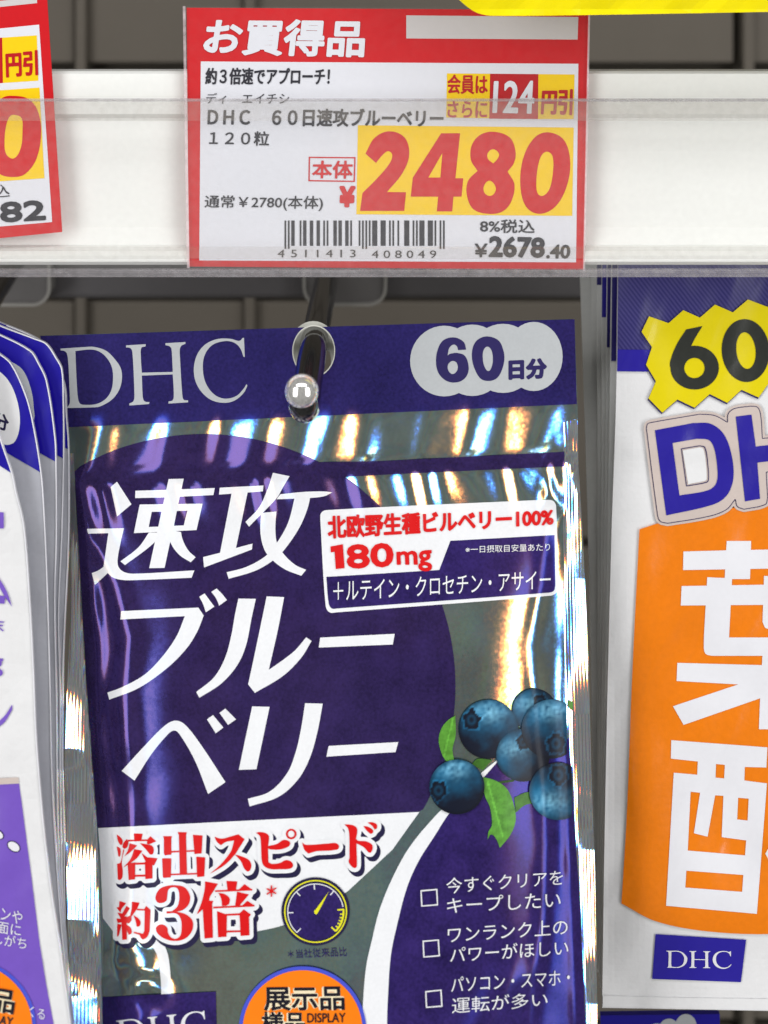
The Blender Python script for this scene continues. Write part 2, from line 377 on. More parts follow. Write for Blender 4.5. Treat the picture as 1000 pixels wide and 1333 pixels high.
class Sheet:
    """a surface seen as depth Y(px,py), sampled on a fine grid; prints lie on it in thin layers"""
    def __init__(s, depth, curved=True, cut=12, bounds=None, g=3.0):
        s.curved, s.cut, s.gap = curved, cut, .00006; s.depth = depth; s.grid = None
        if curved:
            x0, x1, y0, y1 = bounds; s.x0, s.y0, s.g = x0, y0, g
            xs, ys = np.arange(x0, x1 + g, g), np.arange(y0, y1 + g, g)
            s.grid = np.array([[depth(x, y) for x in xs] for y in ys]); s.depth = lambda x, y: float(s.look(np.array([[x, y]]))[0])
    def look(s, v):
        if s.grid is None: return np.array([s.depth(x, y) for x, y in v])
        h, w = s.grid.shape; fx = np.clip((v[:, 0] - s.x0) / s.g, 0, w - 1.001); fy = np.clip((v[:, 1] - s.y0) / s.g, 0, h - 1.001)
        i, j = fx.astype(int), fy.astype(int); a, b = fx - i, fy - j; G = s.grid
        return (G[j, i] * (1 - a) + G[j, i + 1] * a) * (1 - b) + (G[j + 1, i] * (1 - a) + G[j + 1, i + 1] * a) * b
    def pts(s, v, layer=0):
        Y = s.look(v) - layer * s.gap; k = (D + Y) / D
        return np.stack([(v[:, 0] - VX) * S * k, Y, ZC + (VY - v[:, 1]) * S * k], 1)
    def normals(s, v):
        e = 1.6; ex, ey = np.array((e, 0)), np.array((0, e))
        n = np.cross(s.pts(v + ey) - s.pts(v - ey), s.pts(v + ex) - s.pts(v - ex)); n /= np.linalg.norm(n, axis=1)[:, None]
        n[n[:, 1] > 0] *= -1; return n
    def lay(s, name, v, f, mat, parent, layer=1, kind=None):
        v = np.asarray(v, float); vs = s.pts(v, layer); nm = None
        # faces must look at the camera
        f = [list(t) for t in f]
        a = np.array([sum((v[t[i]][0] * v[t[(i + 1) % len(t)]][1] - v[t[(i + 1) % len(t)]][0] * v[t[i]][1]) for i in range(len(t))) for t in f])
        f = [t if q < 0 else t[::-1] for t, q in zip(f, a)]
        if s.curved: nm = s.normals(v)
        o = mesh_obj(name, vs, f, mat, parent, normals=nm)
        if kind: o['kind'] = kind
        return o
    def shape(s, name, cont, mat, parent, layer=1, holes=(), step=None, kind=None):
        v, f = fill(cont, holes, step if step else (s.cut if s.curved else None)); return s.lay(name, v, f, mat, parent, layer, kind)
    def text(s, name, txt, q, mat, parent, layer=2, bold=0.0, shear=0.0, spacing=1.0):
        v, f = glyphs(txt, 0.0, shear, spacing); size = (v.max(0) - v.min(0))[1]
        pad = bold * (abs(q[3][1] - q[0][1])) / size          # bold is in ems
        if pad > .15:                                          # shrink the target box by the thickening
            q = [(q[0][0] + pad, q[0][1] + pad), (q[1][0] - pad, q[1][1] + pad), (q[2][0] - pad, q[2][1] - pad), (q[3][0] + pad, q[3][1] - pad)]
        v = quad_map(v, q)
        if pad > .15: v, f = isofill(None, None, pad, .55, seg=outline_segments(v, f))
        elif s.curved: v, f = bisect(v, f, 8)
        return s.lay(name, v, f, mat, parent, layer)
def slab(name, cont, Yf, thick, mat, parent, holes=(), step=None):
    """outline with real thickness behind its front face"""
    cs, A, B = edges([cont], holes); v, f = fill([cont], holes, step)
    n = len(v); vs = [W(x, y, Yf(x, y)) for x, y in v] + [W(x, y, Yf(x, y)) + Vector((0, thick, 0)) for x, y in v]
    fs = [list(t) for t in f] + [[i + n for i in t[::-1]] for t in f]
    cnt = {}
    for t in f:
        for i in range(3): cnt[(t[i], t[(i + 1) % 3])] = 1
    for (a, b) in list(cnt):
        if (b, a) not in cnt: fs.append([b, a, a + n, b + n])
    o = mesh_obj(name, vs, fs, mat, parent)
    bm = bmesh.new(); bm.from_mesh(o.data); bmesh.ops.recalc_face_normals(bm, faces=bm.faces); bm.to_mesh(o.data); bm.free()
    return o
def box(bm, x0, x1, y0, y1, z0, z1):
    r = bmesh.ops.create_cube(bm, size=1)
    for v in r['verts']:
        v.co = Vector(((x0 + x1) / 2 + v.co.x * (x1 - x0), (y0 + y1) / 2 + v.co.y * (y1 - y0), (z0 + z1) / 2 + v.co.z * (z1 - z0)))
def bmobj(name, bm, mat, parent=None, bevel=0.0, smooth_=False):
    if bevel: bmesh.ops.bevel(bm, geom=bm.edges[:], offset=bevel, segments=2, affect='EDGES', profile=.5)
    org = parent_world(parent) if parent else Vector((0, 0, 0))
    for v in bm.verts: v.co -= org
    me = bpy.data.meshes.new(name); bm.to_mesh(me); bm.free(); me.materials.append(mat)
    if smooth_: me.polygons.foreach_set('use_smooth', [True] * len(me.polygons))
    o = bpy.data.objects.new(name, me); COL.objects.link(o); o.parent = parent; return o
def boxpx(name, px0, px1, py0, py1, Y, depth, mat, parent=None, bevel=0.0):
    a, b = W(px0, py0, Y), W(px1, py1, Y); bm = bmesh.new(); box(bm, a.x, b.x, Y, Y + depth, b.z, a.z)
    return bmobj(name, bm, mat, parent, bevel)
def tube(path, rad, seg=24):
    vs, fs = [], []; n = len(path)
    up = Vector((1, 0, 0))
    for i, p in enumerate(path):
        t = (path[min(i + 1, n - 1)] - path[max(i - 1, 0)]).normalized()
        a = (up - t * up.dot(t)).normalized(); b = t.cross(a)
        r = rad[i] if isinstance(rad, (list, tuple)) else rad
        for k in range(seg):
            g = 2 * math.pi * k / seg; vs.append(p + a * (r * math.cos(g)) + b * (r * math.sin(g)))
    for i in range(n - 1):
        for k in range(seg): fs.append([i * seg + k, i * seg + (k + 1) % seg, (i + 1) * seg + (k + 1) % seg, (i + 1) * seg + k])
    fs.append(list(range(seg))[::-1]); fs.append([(n - 1) * seg + k for k in range(seg)]); return vs, fs
def interp(tab): 
    xs, ys = zip(*tab); return lambda v: float(np.interp(v, xs, ys))
def ramp(y): t = (y - 440) / 30; return 30 * (t if t > 20 else math.log1p(math.exp(t)))
def nz(x, y, z=0.0): return noise.noise(Vector((x, y, z)))

# ---------------------------------------------------------------- the setting: back panel, bar, brackets
PY = 0.22
wall = bpy.data.objects.new('wall', None); COL.objects.link(wall); wall['kind'] = 'structure'
boxpx('panel_backing', -400, 1500, -700, 2000, PY + .006, .01, M['panel_gap'], wall)
xs = [-420, 102, 322, 960, 1600]; ys = [-800, 88, 387, 706, 1333, 2100]
for i in range(len(xs) - 1):
    for j in range(len(ys) - 1):
        k0 = (D + PY) / D
        boxpx('panel', xs[i] + 5, xs[i + 1] - 5, ys[j] + 6, ys[j + 1] - 6, PY, .006, M['panel'], wall, .0008)
for x in (98, 318, 968):
    boxpx('upright_strip', x, x + 14, -800, 2100, PY - .004, .004, M['panel'], wall, .0006)
bar = boxpx('mounting_bar', -300, 1350, 300, 389, .115, .012, M['bar'], None, .0015)
bar['label'] = 'grey metal mounting bar running behind the price rail above the pouches'; bar['category'] = 'bar'
def rrect(x0, y0, x1, y1, r, n=8):
    pts = []
    for cx, cy, a0 in ((x1 - r, y1 - r, 0), (x0 + r, y1 - r, 90), (x0 + r, y0 + r, 180), (x1 - r, y0 + r, 270)):
        for k in range(n + 1):
            a = math.radians(a0 + 90 * k / n); pts.append((cx + r * math.cos(a), cy + r * math.sin(a)))
    return np.array(pts)

# ---------------------------------------------------------------- hooks
def hook(name_label, path, ball_at, ball_r, plate, rad=.0036):
    t = thing('display_hook', name_label, 'hook', path[0], 'display hooks')
    p = smooth([np.array(q) for q in path], [True] * len(path), False, 10)
    vs, fs = tube([Vector(q) for q in p], rad)
    mesh_obj('rod', vs, fs, M['rod'], t, smooth_=True)
    if ball_at is not None:
        bm = bmesh.new(); bmesh.ops.create_uvsphere(bm, u_segments=40, v_segments=24, radius=ball_r)
        for v in bm.verts: v.co += ball_at
        bmobj('ball_tip', bm, M['ball'], t, smooth_=True)
    x0, x1 = plate
    slab('mounting_plate', rrect(x0, 300, x1, 395, 20), lambda x, y: .108, .005, M['plate'], t)
    slab('plate_rim', rrect(x0 - 4, 296, x1 + 4, 399, 24), lambda x, y: .106, .008, M['plate_rim'], t, holes=[rrect(x0, 300, x1, 395, 20)])
    return t
hook('dark chrome hook with a ball tip carrying the blue pouch', [W(433, 318, .108), W(428, 350, .09), W(409, 447, 0), W(400, 506, -.0245), W(397.5, 529, -.0335), W(395.5, 527, -.040), W(394, 514, -.0415)],
     W(393, 509, -.043), .0040, (398, 500))
hook('chrome hook behind the blue-topped pouches at the left edge', [W(30, 320, .108), W(-20, 400, .05), W(-120, 520, -.03)], W(-120, 516, -.034), .0039, (-70, 62))
hook('chrome hook behind the orange and white pouch', [W(935, 320, .108), W(960, 340, .07), W(1040, 380, .01)], None, .0039, (900, 1010))

# ---------------------------------------------------------------- price rail
rail = thing('price_rail', 'long white shelf price rail with a clear cover over the price cards', 'rail', W(500, 220, .004))
X0, X1 = -260, 1260
def extrude(name, prof, mat, parent, sm=True):
    """profile of (Y, py) points run along the whole rail; py is read at Y=0"""
    a, b = W(X0, 0).x, W(X1, 0).x; n = len(prof); nx = 12
    vs = [Vector((a + (b - a) * i / nx, y, W(0, z).z)) for i in range(nx + 1) for y, z in prof]
    fs = [[i * n + k, (i + 1) * n + k, (i + 1) * n + (k + 1) % n, i * n + (k + 1) % n] for i in range(nx) for k in range(n)]
    fs += [list(range(n)), [nx * n + k for k in range(n)][::-1]]
    o = mesh_obj(name, vs, fs, mat, parent)
    bm = bmesh.new(); bm.from_mesh(o.data); bmesh.ops.recalc_face_normals(bm, faces=bm.faces); bm.to_mesh(o.data); bm.free(); return o
extrude('rail_body', [(.0045, 94), (.0035, 97), (.0032, 126), (.0036, 150), (.0050, 156), (.0054, 200), (.0054, 300), (.0040, 322), (.0012, 328), (.0004, 333), (.0004, 341), (.0016, 346), (.009, 346), (.009, 94)], M['rail_white'], rail)
extrude('rail_flange', [(.0091, 94), (.013, 94), (.013, 98), (.0091, 98)], M['rail_white'], rail)
extrude('clear_cover', [(-.0042, 129), (-.0036, 129), (-.0036, 318), (-.0042, 318)], M['cover'], rail)
extrude('cover_rib', [(-.0050, 129), (-.0044, 128), (-.0044, 153), (-.0048, 155)], M['cover_rib'], rail)
extrude('cover_edge', [(-.0054, 128), (-.0044, 126.5), (-.0044, 129.5), (-.0052, 130)], M['cover_lip'], rail)
extrude('lower_rib', [(-.0042, 318), (-.0050, 320), (-.0050, 332), (-.0036, 334), (-.0036, 318)], M['cover_rib'], rail)
extrude('lower_rib', [(-.0044, 335), (-.0052, 337), (-.0052, 345), (-.0036, 347), (-.0036, 335)], M['cover'], rail)
extrude('bottom_lip', [(-.0052, 347), (-.0058, 350), (-.0052, 356), (.004, 356.5), (.004, 353), (-.003, 347)], M['cover_lip'], rail)

# ---------------------------------------------------------------- price cards
TY = .0002
def card_sheet(bow=0.0): return Sheet(lambda x, y: TY, False)
tag = thing('price_card', 'red framed price card reading 2480 above the blue hanging pouch', 'price card', W(500, 180, TY), 'price cards in the rail')
sh = card_sheet()
slab('card', P('243,10 767,13 760,351 246,347'), lambda x, y: sh.depth(x, y) , .0003, M['tag_red'], tag, step=24)
sh.shape('blank_strip', [P('529,20 753,22 752,51.5 529,50')], M['tag_grey'], tag, 1)
sh.shape('white_field', [P('261.5,80 753,83 750,341.5 259.5,339')], M['tag_white'], tag, 1)
sh.shape('yellow_box', [P('466,163 747,166 745,281 464,279')], M['tag_yellow'], tag, 2)
sh.shape('yellow_box', [P('582,95.5 638,96 637,154 581,153')], M['tag_yellow'], tag, 2)
sh.shape('red_box', [P('638,96 701,96.5 700.5,155 637,154.5')], M['tag_darkred'], tag, 2)
sh.shape('yellow_box', [P('701,96.5 748,97 747,155 700.5,155')], M['tag_yellow'], tag, 2)
T = lambda txt, q, mat='text_ink', b=.012, name='lettering', **k: sh.text(name, txt, q, M[mat], tag, 4, b, **k)
T('お買得品', [(270, 24), (477, 26), (474, 75), (263, 71)], 'tag_white', .033)
T('約３倍速でアプローチ！', [(268, 88), (430, 88), (429, 111), (267, 110)], b=.022)
T('ディ', [(269, 121), (295, 121), (294, 135), (268, 135)], b=.0)
T('エイチシ', [(316, 122), (377, 122), (376, 135), (315, 135)], b=.0)
T('ＤＨＣ　６０日速攻ブルーベリー', [(271, 140), (578, 142), (577, 166), (270, 164)], b=.026)
T('１２０粒', [(273, 170), (351, 171), (350, 190), (272, 189)], b=.016)
T('会員は', [(583, 97), (635, 97), (635, 123), (582, 122)], 'tag_darkred', .02)
T('さらに', [(583, 131), (635, 131), (634, 154), (582, 153)], 'tag_darkred', .02)
T('124', [(643, 105), (697, 105), (695, 148), (641, 147)], 'tag_white', .018)
T('円引', [(706, 116), (746, 116), (745, 150), (704, 149)], 'tag_darkred', .03)
T('本体', [(407, 209), (460, 209), (459, 233), (406, 232)], 'tag_red', .024)
sh.shape('red_frame', [P('402,204 463,204.5 462,237 401.5,236')], M['tag_red'], tag, 3, holes=[P('403.7,205.7 461.3,206.2 460.3,235.3 403.2,234.3')])
T('¥', [(442, 242), (463, 242), (462, 270), (441, 270)], 'tag_red', .05)
T('通常￥2780(本体)', [(267, 254), (421, 255), (420, 275), (266, 273)], b=.012)
Z = (440, 160, 3.125)
nums = [P('90,358 100,285 ~160,225 ~210,165 ~221,130 ~205,115 ~182,130 155,163 112,125 ~150,60 ~210,34 ~272,60 ~290,130 ~262,205 200,281 277,282 270,358', *Z),
        P('420,42 497,42 478,225 510,225 503,300 470,300 465,360 402,360 408,300 296,300 305,222', *Z),
        P('~635,36 ~700,60 ~723,120 ~715,165 690,198 ~718,250 ~705,320 ~670,360 ~612,370 ~550,350 ~524,290 ~530,235 568,195 ~541,150 ~545,90 ~580,48', *Z),
        P('~855,38 ~920,70 ~945,160 ~930,260 ~885,340 ~820,370 ~765,340 ~742,250 ~755,140 ~800,60', *Z)]
nh = [P('425,122 417,222 368,222', *Z), P('~632,107 ~655,125 ~650,145 632,165 ~610,145 ~610,122', *Z), P('~618,235 ~642,262 ~635,288 ~615,297 ~594,280 ~596,252', *Z),
      P('~852,117 ~873,135 ~875,200 ~860,270 ~832,297 ~812,285 ~807,240 ~815,170 ~830,130', *Z)]
sh.shape('price_digits', nums, M['tag_red'], tag, 3, holes=nh)
T('8%税込', [(625, 285), (697, 286), (696, 304), (625, 303)], b=.016)
T('¥', [(618, 317), (635, 317), (634, 335), (618, 335)], b=.02)
T('2678', [(637, 307), (710, 309), (709, 336), (636, 335)], b=.036)
T('.40', [(712, 318), (743, 318.5), (742, 337), (711, 336.5)], b=.03)
def ean(code):
    Lc = '0001101 0011001 0010011 0111101 0100011 0110001 0101111 0111011 0110111 0001011'.split()
    par = 'LLLLLL LLGLGG LLGGLG LLGGGL LGLLGG LGGLLG LGGGLL LGLGLG LGLGGL LGGLGL'.split()[int(code[0])]
    inv = lambda s: ''.join('10'[int(c)] for c in s); r = '101'
    for k in range(6):
        b = Lc[int(code[k + 1])]; r += b if par[k] == 'L' else inv(b)[::-1]
    r += '01010'
    for k in range(6): r += inv(Lc[int(code[k + 7])])
    return r + '101'
bits = ean('4511413408049'); bx0, bx1 = 370.5, 579.0; mw = (bx1 - bx0) / 95; bars = []; i = 0
while i < 95:
    if bits[i] == '1':
        j = i
        while j < 95 and bits[j] == '1': j += 1
        y1 = 324 if (i < 3 or 44 < i < 50 or i > 91) else 320
        a, b = bx0 + i * mw, bx0 + j * mw; bars.append(np.array([(a, 287), (b, 287), (b, y1), (a, y1)])); i = j
    else: i += 1
sh.shape('barcode', bars, M['text_ink'], tag, 3)
T('4', [(362, 325), (371, 325), (370, 335), (361, 335)], b=0)
T('5 1 1 4 1 3', [(379, 325), (463, 325), (463, 335), (379, 335)], b=0)
T('4 0 8 0 4 9', [(484, 326), (568, 326), (568, 336), (484, 336)], b=0)
fs_ = Sheet(lambda x, y: sh.depth(x, y) - .0006, False)
fs_.shape('clear_sleeve', [P('238,8 768,11 761,353 243,349')], M['sleeve'], tag, 0)
fs_.shape('sleeve_edge', [P('238,8 241.5,8 247,349 243.5,349')], M['sleeve_edge'], tag, 2)
fs_.shape('sleeve_edge', [P('766,11 768.5,11 761.5,353 759,353')], M['sleeve_edge'], tag, 2)

tag2 = thing('price_card', 'tilted red framed price card at the far left, its price ending in 0', 'price card', W(0, 180, TY), 'price cards in the rail')
sh = card_sheet()
slab('card', P('-440,52 61,-8 81,302 -420,352'), lambda x, y: sh.depth(x, y), .0003, M['tag_red'], tag2, step=24)
sh.shape('white_field', [P('-425,80 51,32 68,289 -405,330')], M['tag_white'], tag2, 1)
sh.shape('blank_strip', [P('-200,22 48,-4 48.5,4 -200,30')], M['tag_grey'], tag2, 1)
sh.shape('yellow_box', [P('3,49 48,46 50,105 4,108')], M['tag_yellow'], tag2, 2)
sh.shape('red_box', [P('-60,54 3,49 4,108 -58,113')], M['tag_darkred'], tag2, 2)
sh.shape('yellow_box', [P('-220,133 51.5,114 58,232 -214,251')], M['tag_yellow'], tag2, 2)
T2 = lambda txt, q, mat='text_ink', b=.012: sh.text('lettering', txt, q, M[mat], tag2, 4, b)
T2('円引', [(7, 68), (49, 65), (50, 98), (8, 101)], 'tag_darkred', .03)
T2('120', [(-54, 62), (-4, 58), (-2, 98), (-52, 102)], 'tag_white', .018)
Z2 = (0, 100, 6.056)
sh.shape('price_digits', [P('~110,150 ~215,170 ~290,250 ~325,420 ~290,640 ~200,765 ~100,790 ~-10,760 ~-75,640 ~-70,400 ~-30,220 ~30,160', *Z2)], M['tag_red'], tag2, 3,
         holes=[P('~115,300 ~170,325 ~178,430 ~165,560 ~110,643 ~50,610 ~36,510 ~50,380 ~80,310', *Z2)])
T2('込', [(-10, 241), (12.5, 239), (13, 256), (-9, 258)], b=.0)
T2('2382', [(-62, 266), (59, 260), (60, 287), (-60, 294)], b=.036)

# ---------------------------------------------------------------- main blue pouch
xl = interp([(400, 50), (437, 52), (560, 84), (640, 92), (800, 92), (900, 87), (1000, 84), (1200, 88), (1400, 97), (1560, 102)])
xr = interp([(400, 748), (415, 748), (525, 752), (600, 753), (700, 759), (800, 763.5), (900, 767.5), (1000, 770), (1130, 774.5), (1333, 778), (1560, 780)])
il = interp([(400, 90), (640, 98), (900, 113), (1070, 126), (1200, 131), (1333, 134), (1560, 136)])
ir = interp([(400, 733), (620, 733), (900, 734), (1000, 744), (1100, 750), (1150, 754), (1333, 763), (1560, 766)])
def sst(a, b, x): t = min(1, max(0, (x - a) / (b - a))); return t * t * (3 - 2 * t)
hdr = lambda x: 556 + (526 - 556) * (x - 92) / 658
def crease(x, y, path, w, amp):
    c = path(y); d = (x - c) / w; return amp * math.exp(-d * d)
cr1 = interp([(500, 118), (640, 112), (700, 124), (760, 150), (830, 168), (900, 160), (1000, 166), (1100, 172), (1200, 168), (1400, 176)])
cr2 = interp([(500, 100), (640, 104), (700, 108), (760, 118), (850, 128), (930, 124), (1000, 132), (1100, 146), (1250, 150), (1400, 158)])
cr3 = interp([(600, 716), (760, 706), (840, 690), (930, 700), (1000, 706), (1100, 711), (1200, 706), (1333, 690), (1400, 684)])
cr4 = interp([(600, 738), (760, 736), (900, 733), (1000, 739), (1100, 742), (1250, 748), (1400, 752)])
def main_depth(x, y):
    a, b = il(y), ir(y); q = 2 * (x - a) / (b - a) - 1; h = 0.0
    hb = y - hdr(x)                                             # pixels below the header
    body = sst(40, 330, hb)
    if abs(q) < 1: h += .0088 * body * (1 - abs(q) ** 5)
    # waves along the zip
    z = sst(-26, 14, hb) * (1 - sst(50, 78, hb))
    if z > 0:
        u = x + 0.28 * hb + 14 * nz(x * .02, 3.1)
        h += z * (.00100 * math.sin(u / 104 * 2 * math.pi + 2.5 * nz(x * .009, 1.7)) + .0001 * math.sin(u / 43 * 2 * math.pi + 1.0)) * (0.8 + 0.7 * abs(nz(x * .012, 9.0)))
    h += .0005 * math.exp(-((hb - 64) / 15) ** 2)               # zip ridge
    h += .0007 * sst(-40, 50, hb) * (1 - sst(60, 130, hb))
    # puckers under the zip
    pz = sst(66, 86, hb) * (1 - sst(100, 170, hb))
    if pz > 0: h += pz * .0006 * math.sin((x - .3 * hb) / 60 * 2 * math.pi + 4 * nz(x * .012, 5.2))
    # folds near both seams
    L = sst(50, 120, hb)
    h += L * (crease(x, y, cr1, 15, .0011 + .0005 * nz(y * .013, 2)) + crease(x, y, cr2, 12, .0009 + .0006 * nz(y * .017, 7)))
    h += L * (crease(x, y, cr3, 11, .0007 + .0007 * nz(y * .011, 4)) + crease(x, y, cr4, 8, .0006 + .0004 * nz(y * .02, 12)))
    if y > 1180: h += sst(1180, 1280, y) * ((.0042 + .004 * nz(x * .02, y * .03, 6)) * math.exp(-(((x - 185) / 36) ** 2)) + .0022 * math.exp(-(((x - (700 - (y - 1200) * .5)) / 34) ** 2)))
    # top corner crumple at the right
    dd = ((x - 728) / 26) ** 2 + ((y - 632) / 46) ** 2
    if dd < 4: h += .0010 * math.exp(-dd) * (1 + 1.3 * nz(x * .06, y * .035, 3))
    # whole-sheet unevenness; quiet in the middle of the print
    calm = .35 + .65 * sst(.55, .95, abs(q))
    h += calm * (.0011 * nz(x * .007, y * .006, 1) + .00035 * nz(x * .022, y * .014, 2)) * sst(-60, 40, hb) + .0004 * nz(x * .006, y * .006, 8)
    # seams: flat strips whose lean changes down the bag
    if q < -1 and hb > 20: h += -(a - x) * S * (0.05 + tl(y)) * -1
    if q > 1 and hb > 20: h += (x - b) * S * (0.05 + tr(y)) * 1
    return -h - .13 * ramp(y) * S
tl = interp([(560, .05), (640, .12), (700, .3), (760, .1), (860, .0), (895, .12), (925, .38), (975, .42), (1000, .18), (1045, .03), (1095, .10), (1130, .38), (1198, .42), (1228, .16), (1252, .02), (1278, .2), (1298, .42), (1400, .42)])
tr = interp([(560, .0), (640, -.1), (690, .0), (715, -.08), (755, -.34), (850, -.34), (885, -.12), (930, .02), (990, .0), (1030, -.12), (1055, .0), (1080, -.1), (1105, -.34), (1225, -.34), (1250, -.1), (1275, .05), (1305, -.34), (1400, -.34)])
MS = Sheet(main_depth, True, 4, (40, 792, 405, 1565), 2.5); MS.gap = .00008
pouch = thing('hanging_pouch', 'dark blue and silver foil supplement pouch hanging from the ball tipped hook', 'pouch', W(430, 900, 0), 'hanging supplement pouches')
ylist = list(range(438, 1561, 14))
left = [np.array((52, 437.0))] + [np.array((xl(y), y)) for y in ylist]
right = [np.array((xr(y), y)) for y in ylist[::-1]] + [np.array((748.5, 418.0)), np.array((745, 415.2))]
outline = np.array(left + right)
hole = ell(408.5, 457, 27, 33, 40)
MS.shape('foil_front', [outline], M['foil'], pouch, 0, holes=[hole], step=4)
back = Sheet(lambda x, y: .0012 - .13 * ramp(y) * S, False); back.shape('foil_back', [np.array([430., 950.]) + (outline - np.array([430., 950.])) * np.array([.94, .992])], M['silver_film'], pouch, 0, holes=[hole])
# side seals
sl = np.array([(xl(y) + .2, y) for y in range(590, 1560, 10)] + [(il(y), y) for y in range(1550, 589, -10)])
sr = np.array([(xr(y) - .2, y) for y in range(545, 1560, 10)] + [(ir(y), y) for y in range(1550, 544, -10)])
MS.shape('side_seal', [sl], M['seal'], pouch, 1, step=4); MS.shape('side_seal', [sr], M['seal'], pouch, 1, step=4)
# header
MS.shape('header_band', [np.array([(52.5, 437.5)] + [(xl(y) + .3, y) for y in range(445, 552, 8)] + [(x, hdr(x)) for x in range(88, 752, 12)] + [(751, hdr(751)), (748, 415.6), (500, 422.9)])],
         M['header'], pouch, 2, holes=[hole])
MS.shape('hole_rim', [ell(408.5, 457, 28, 34)], M['washer'], pouch, 3, holes=[ell(408.5, 457, 26.6, 32.4)])
# white backing seen inside the hole
hs = Sheet(lambda x, y: .0035, False)
hs.shape('hole_tab', [ell(408, 458, 33, 40)], M['washer'], pouch, 0, holes=[ell(414, 470, 17, 26)])
# logo letters
Z = (70, 430, 10)
Dc = [P('90,238 400,218 ~520,215 ~680,265 ~800,380 ~875,500 ~888,640 ~850,780 ~760,900 ~640,975 ~560,1000 150,1012 ~190,985 ~210,940 ~205,760 ~190,420 ~170,300 ~140,270 90,262', *Z)]
Dh = [P('282,270 ~480,250 ~600,280 ~700,370 ~760,490 ~772,640 ~750,780 ~680,890 ~560,958 ~420,970 ~345,955 ~320,900 ~305,760 ~290,460', *Z)]
Z = (150, 430, 5.263)
Hc = [P('75,103 210,95 208,110 ~180,120 ~176,180 183,290 395,285 ~390,180 ~385,125 ~370,108 345,102 345,88 482,80 482,92 ~455,105 ~443,130 ~445,200 ~460,440 ~470,475 500,480 500,493 365,502 365,488 ~395,478 ~402,440 395,302 183,310 ~187,420 ~192,470 ~205,488 235,492 232,505 98,515 97,502 ~125,485 ~132,440 ~118,150 ~105,122 75,117', *Z)]
Cc = [P('883,52 888,182 880,182 ~855,120 ~810,82 ~740,75 ~660,105 ~610,180 ~602,280 ~625,370 ~680,440 ~750,468 ~830,450 ~880,400 900,368 906,380 ~880,430 ~820,480 ~750,497 ~660,478 ~590,420 ~548,340 ~540,250 ~565,160 ~620,95 ~700,60 ~790,58 ~850,72 875,52', *Z)]
for c, hh in ((Dc, Dh), (Hc, ()), (Cc, ())): MS.shape('logo_letter', c, M['grey_ink'], pouch, 3, holes=hh)
MS.shape('day_badge', [ell(578.5, 470, 44.5, 46), ell(615, 469, 44, 46.5), ell(655, 466.5, 44, 45), ell(695, 464, 37.5, 45)], M['grey_ink'], pouch, 3)
Z = (530, 410, 4.5454)
six = [P('350,205 ~335,160 ~280,133 ~215,150 ~180,210 ~172,290 ~190,350 ~230,388 ~280,400 ~330,385 ~360,345 ~362,290 ~340,240 ~295,225 ~255,230 240,240 ~250,195 ~275,175 ~295,185 302,208', *Z)]
MS.shape('badge_digit', six, M['dim_ink'], pouch, 4, holes=[P('~268,272 ~295,285 ~298,325 ~270,350 ~245,330 ~242,295', *Z)])
MS.shape('badge_digit', [P('~475,127 ~540,150 ~570,210 ~575,270 ~555,340 ~530,375 ~490,390 ~440,380 ~405,330 ~385,260 ~390,190 ~420,145', *Z)], M['dim_ink'], pouch, 4, holes=[P('~475,187 ~500,210 ~508,265 ~500,310 ~482,332 ~460,310 ~448,260 ~452,210', *Z)])
MS.text('lettering', '日分', [(662, 468), (712, 466), (712, 493), (662, 495)], M['dim_ink'], pouch, 4, .055)
# big disc, stripe under the zip
cc, R = (265, 893), 328
disc = []
ang = np.linspace(0, 2 * math.pi, 160, endpoint=False)
for a in ang: disc.append((cc[0] + R * math.cos(a), cc[1] + R * math.sin(a)))
disc = np.array(disc)
wl = lambda x: 1077.5 - (x - 130) * (20.5 / 416)               # top edge of the white field
disc[:, 0] = [max(x, il(y) + .5) for x, y in disc]; disc[:, 1] = [min(y, wl(x)) for x, y in disc]
def dedupe(c):
    o = [c[0]]
    for p in c[1:]:
        if np.linalg.norm(p - o[-1]) > .4: o.append(p)
    return np.array(o)
disc = dedupe(disc)
MS.shape('purple_disc', [disc], M['purple'], pouch, 2, step=4)
MS.shape('zip_stripe', [P('405,602 500,600 735,588 735,607 520,617 425,622')], M['purple'], pouch, 3, step=4)
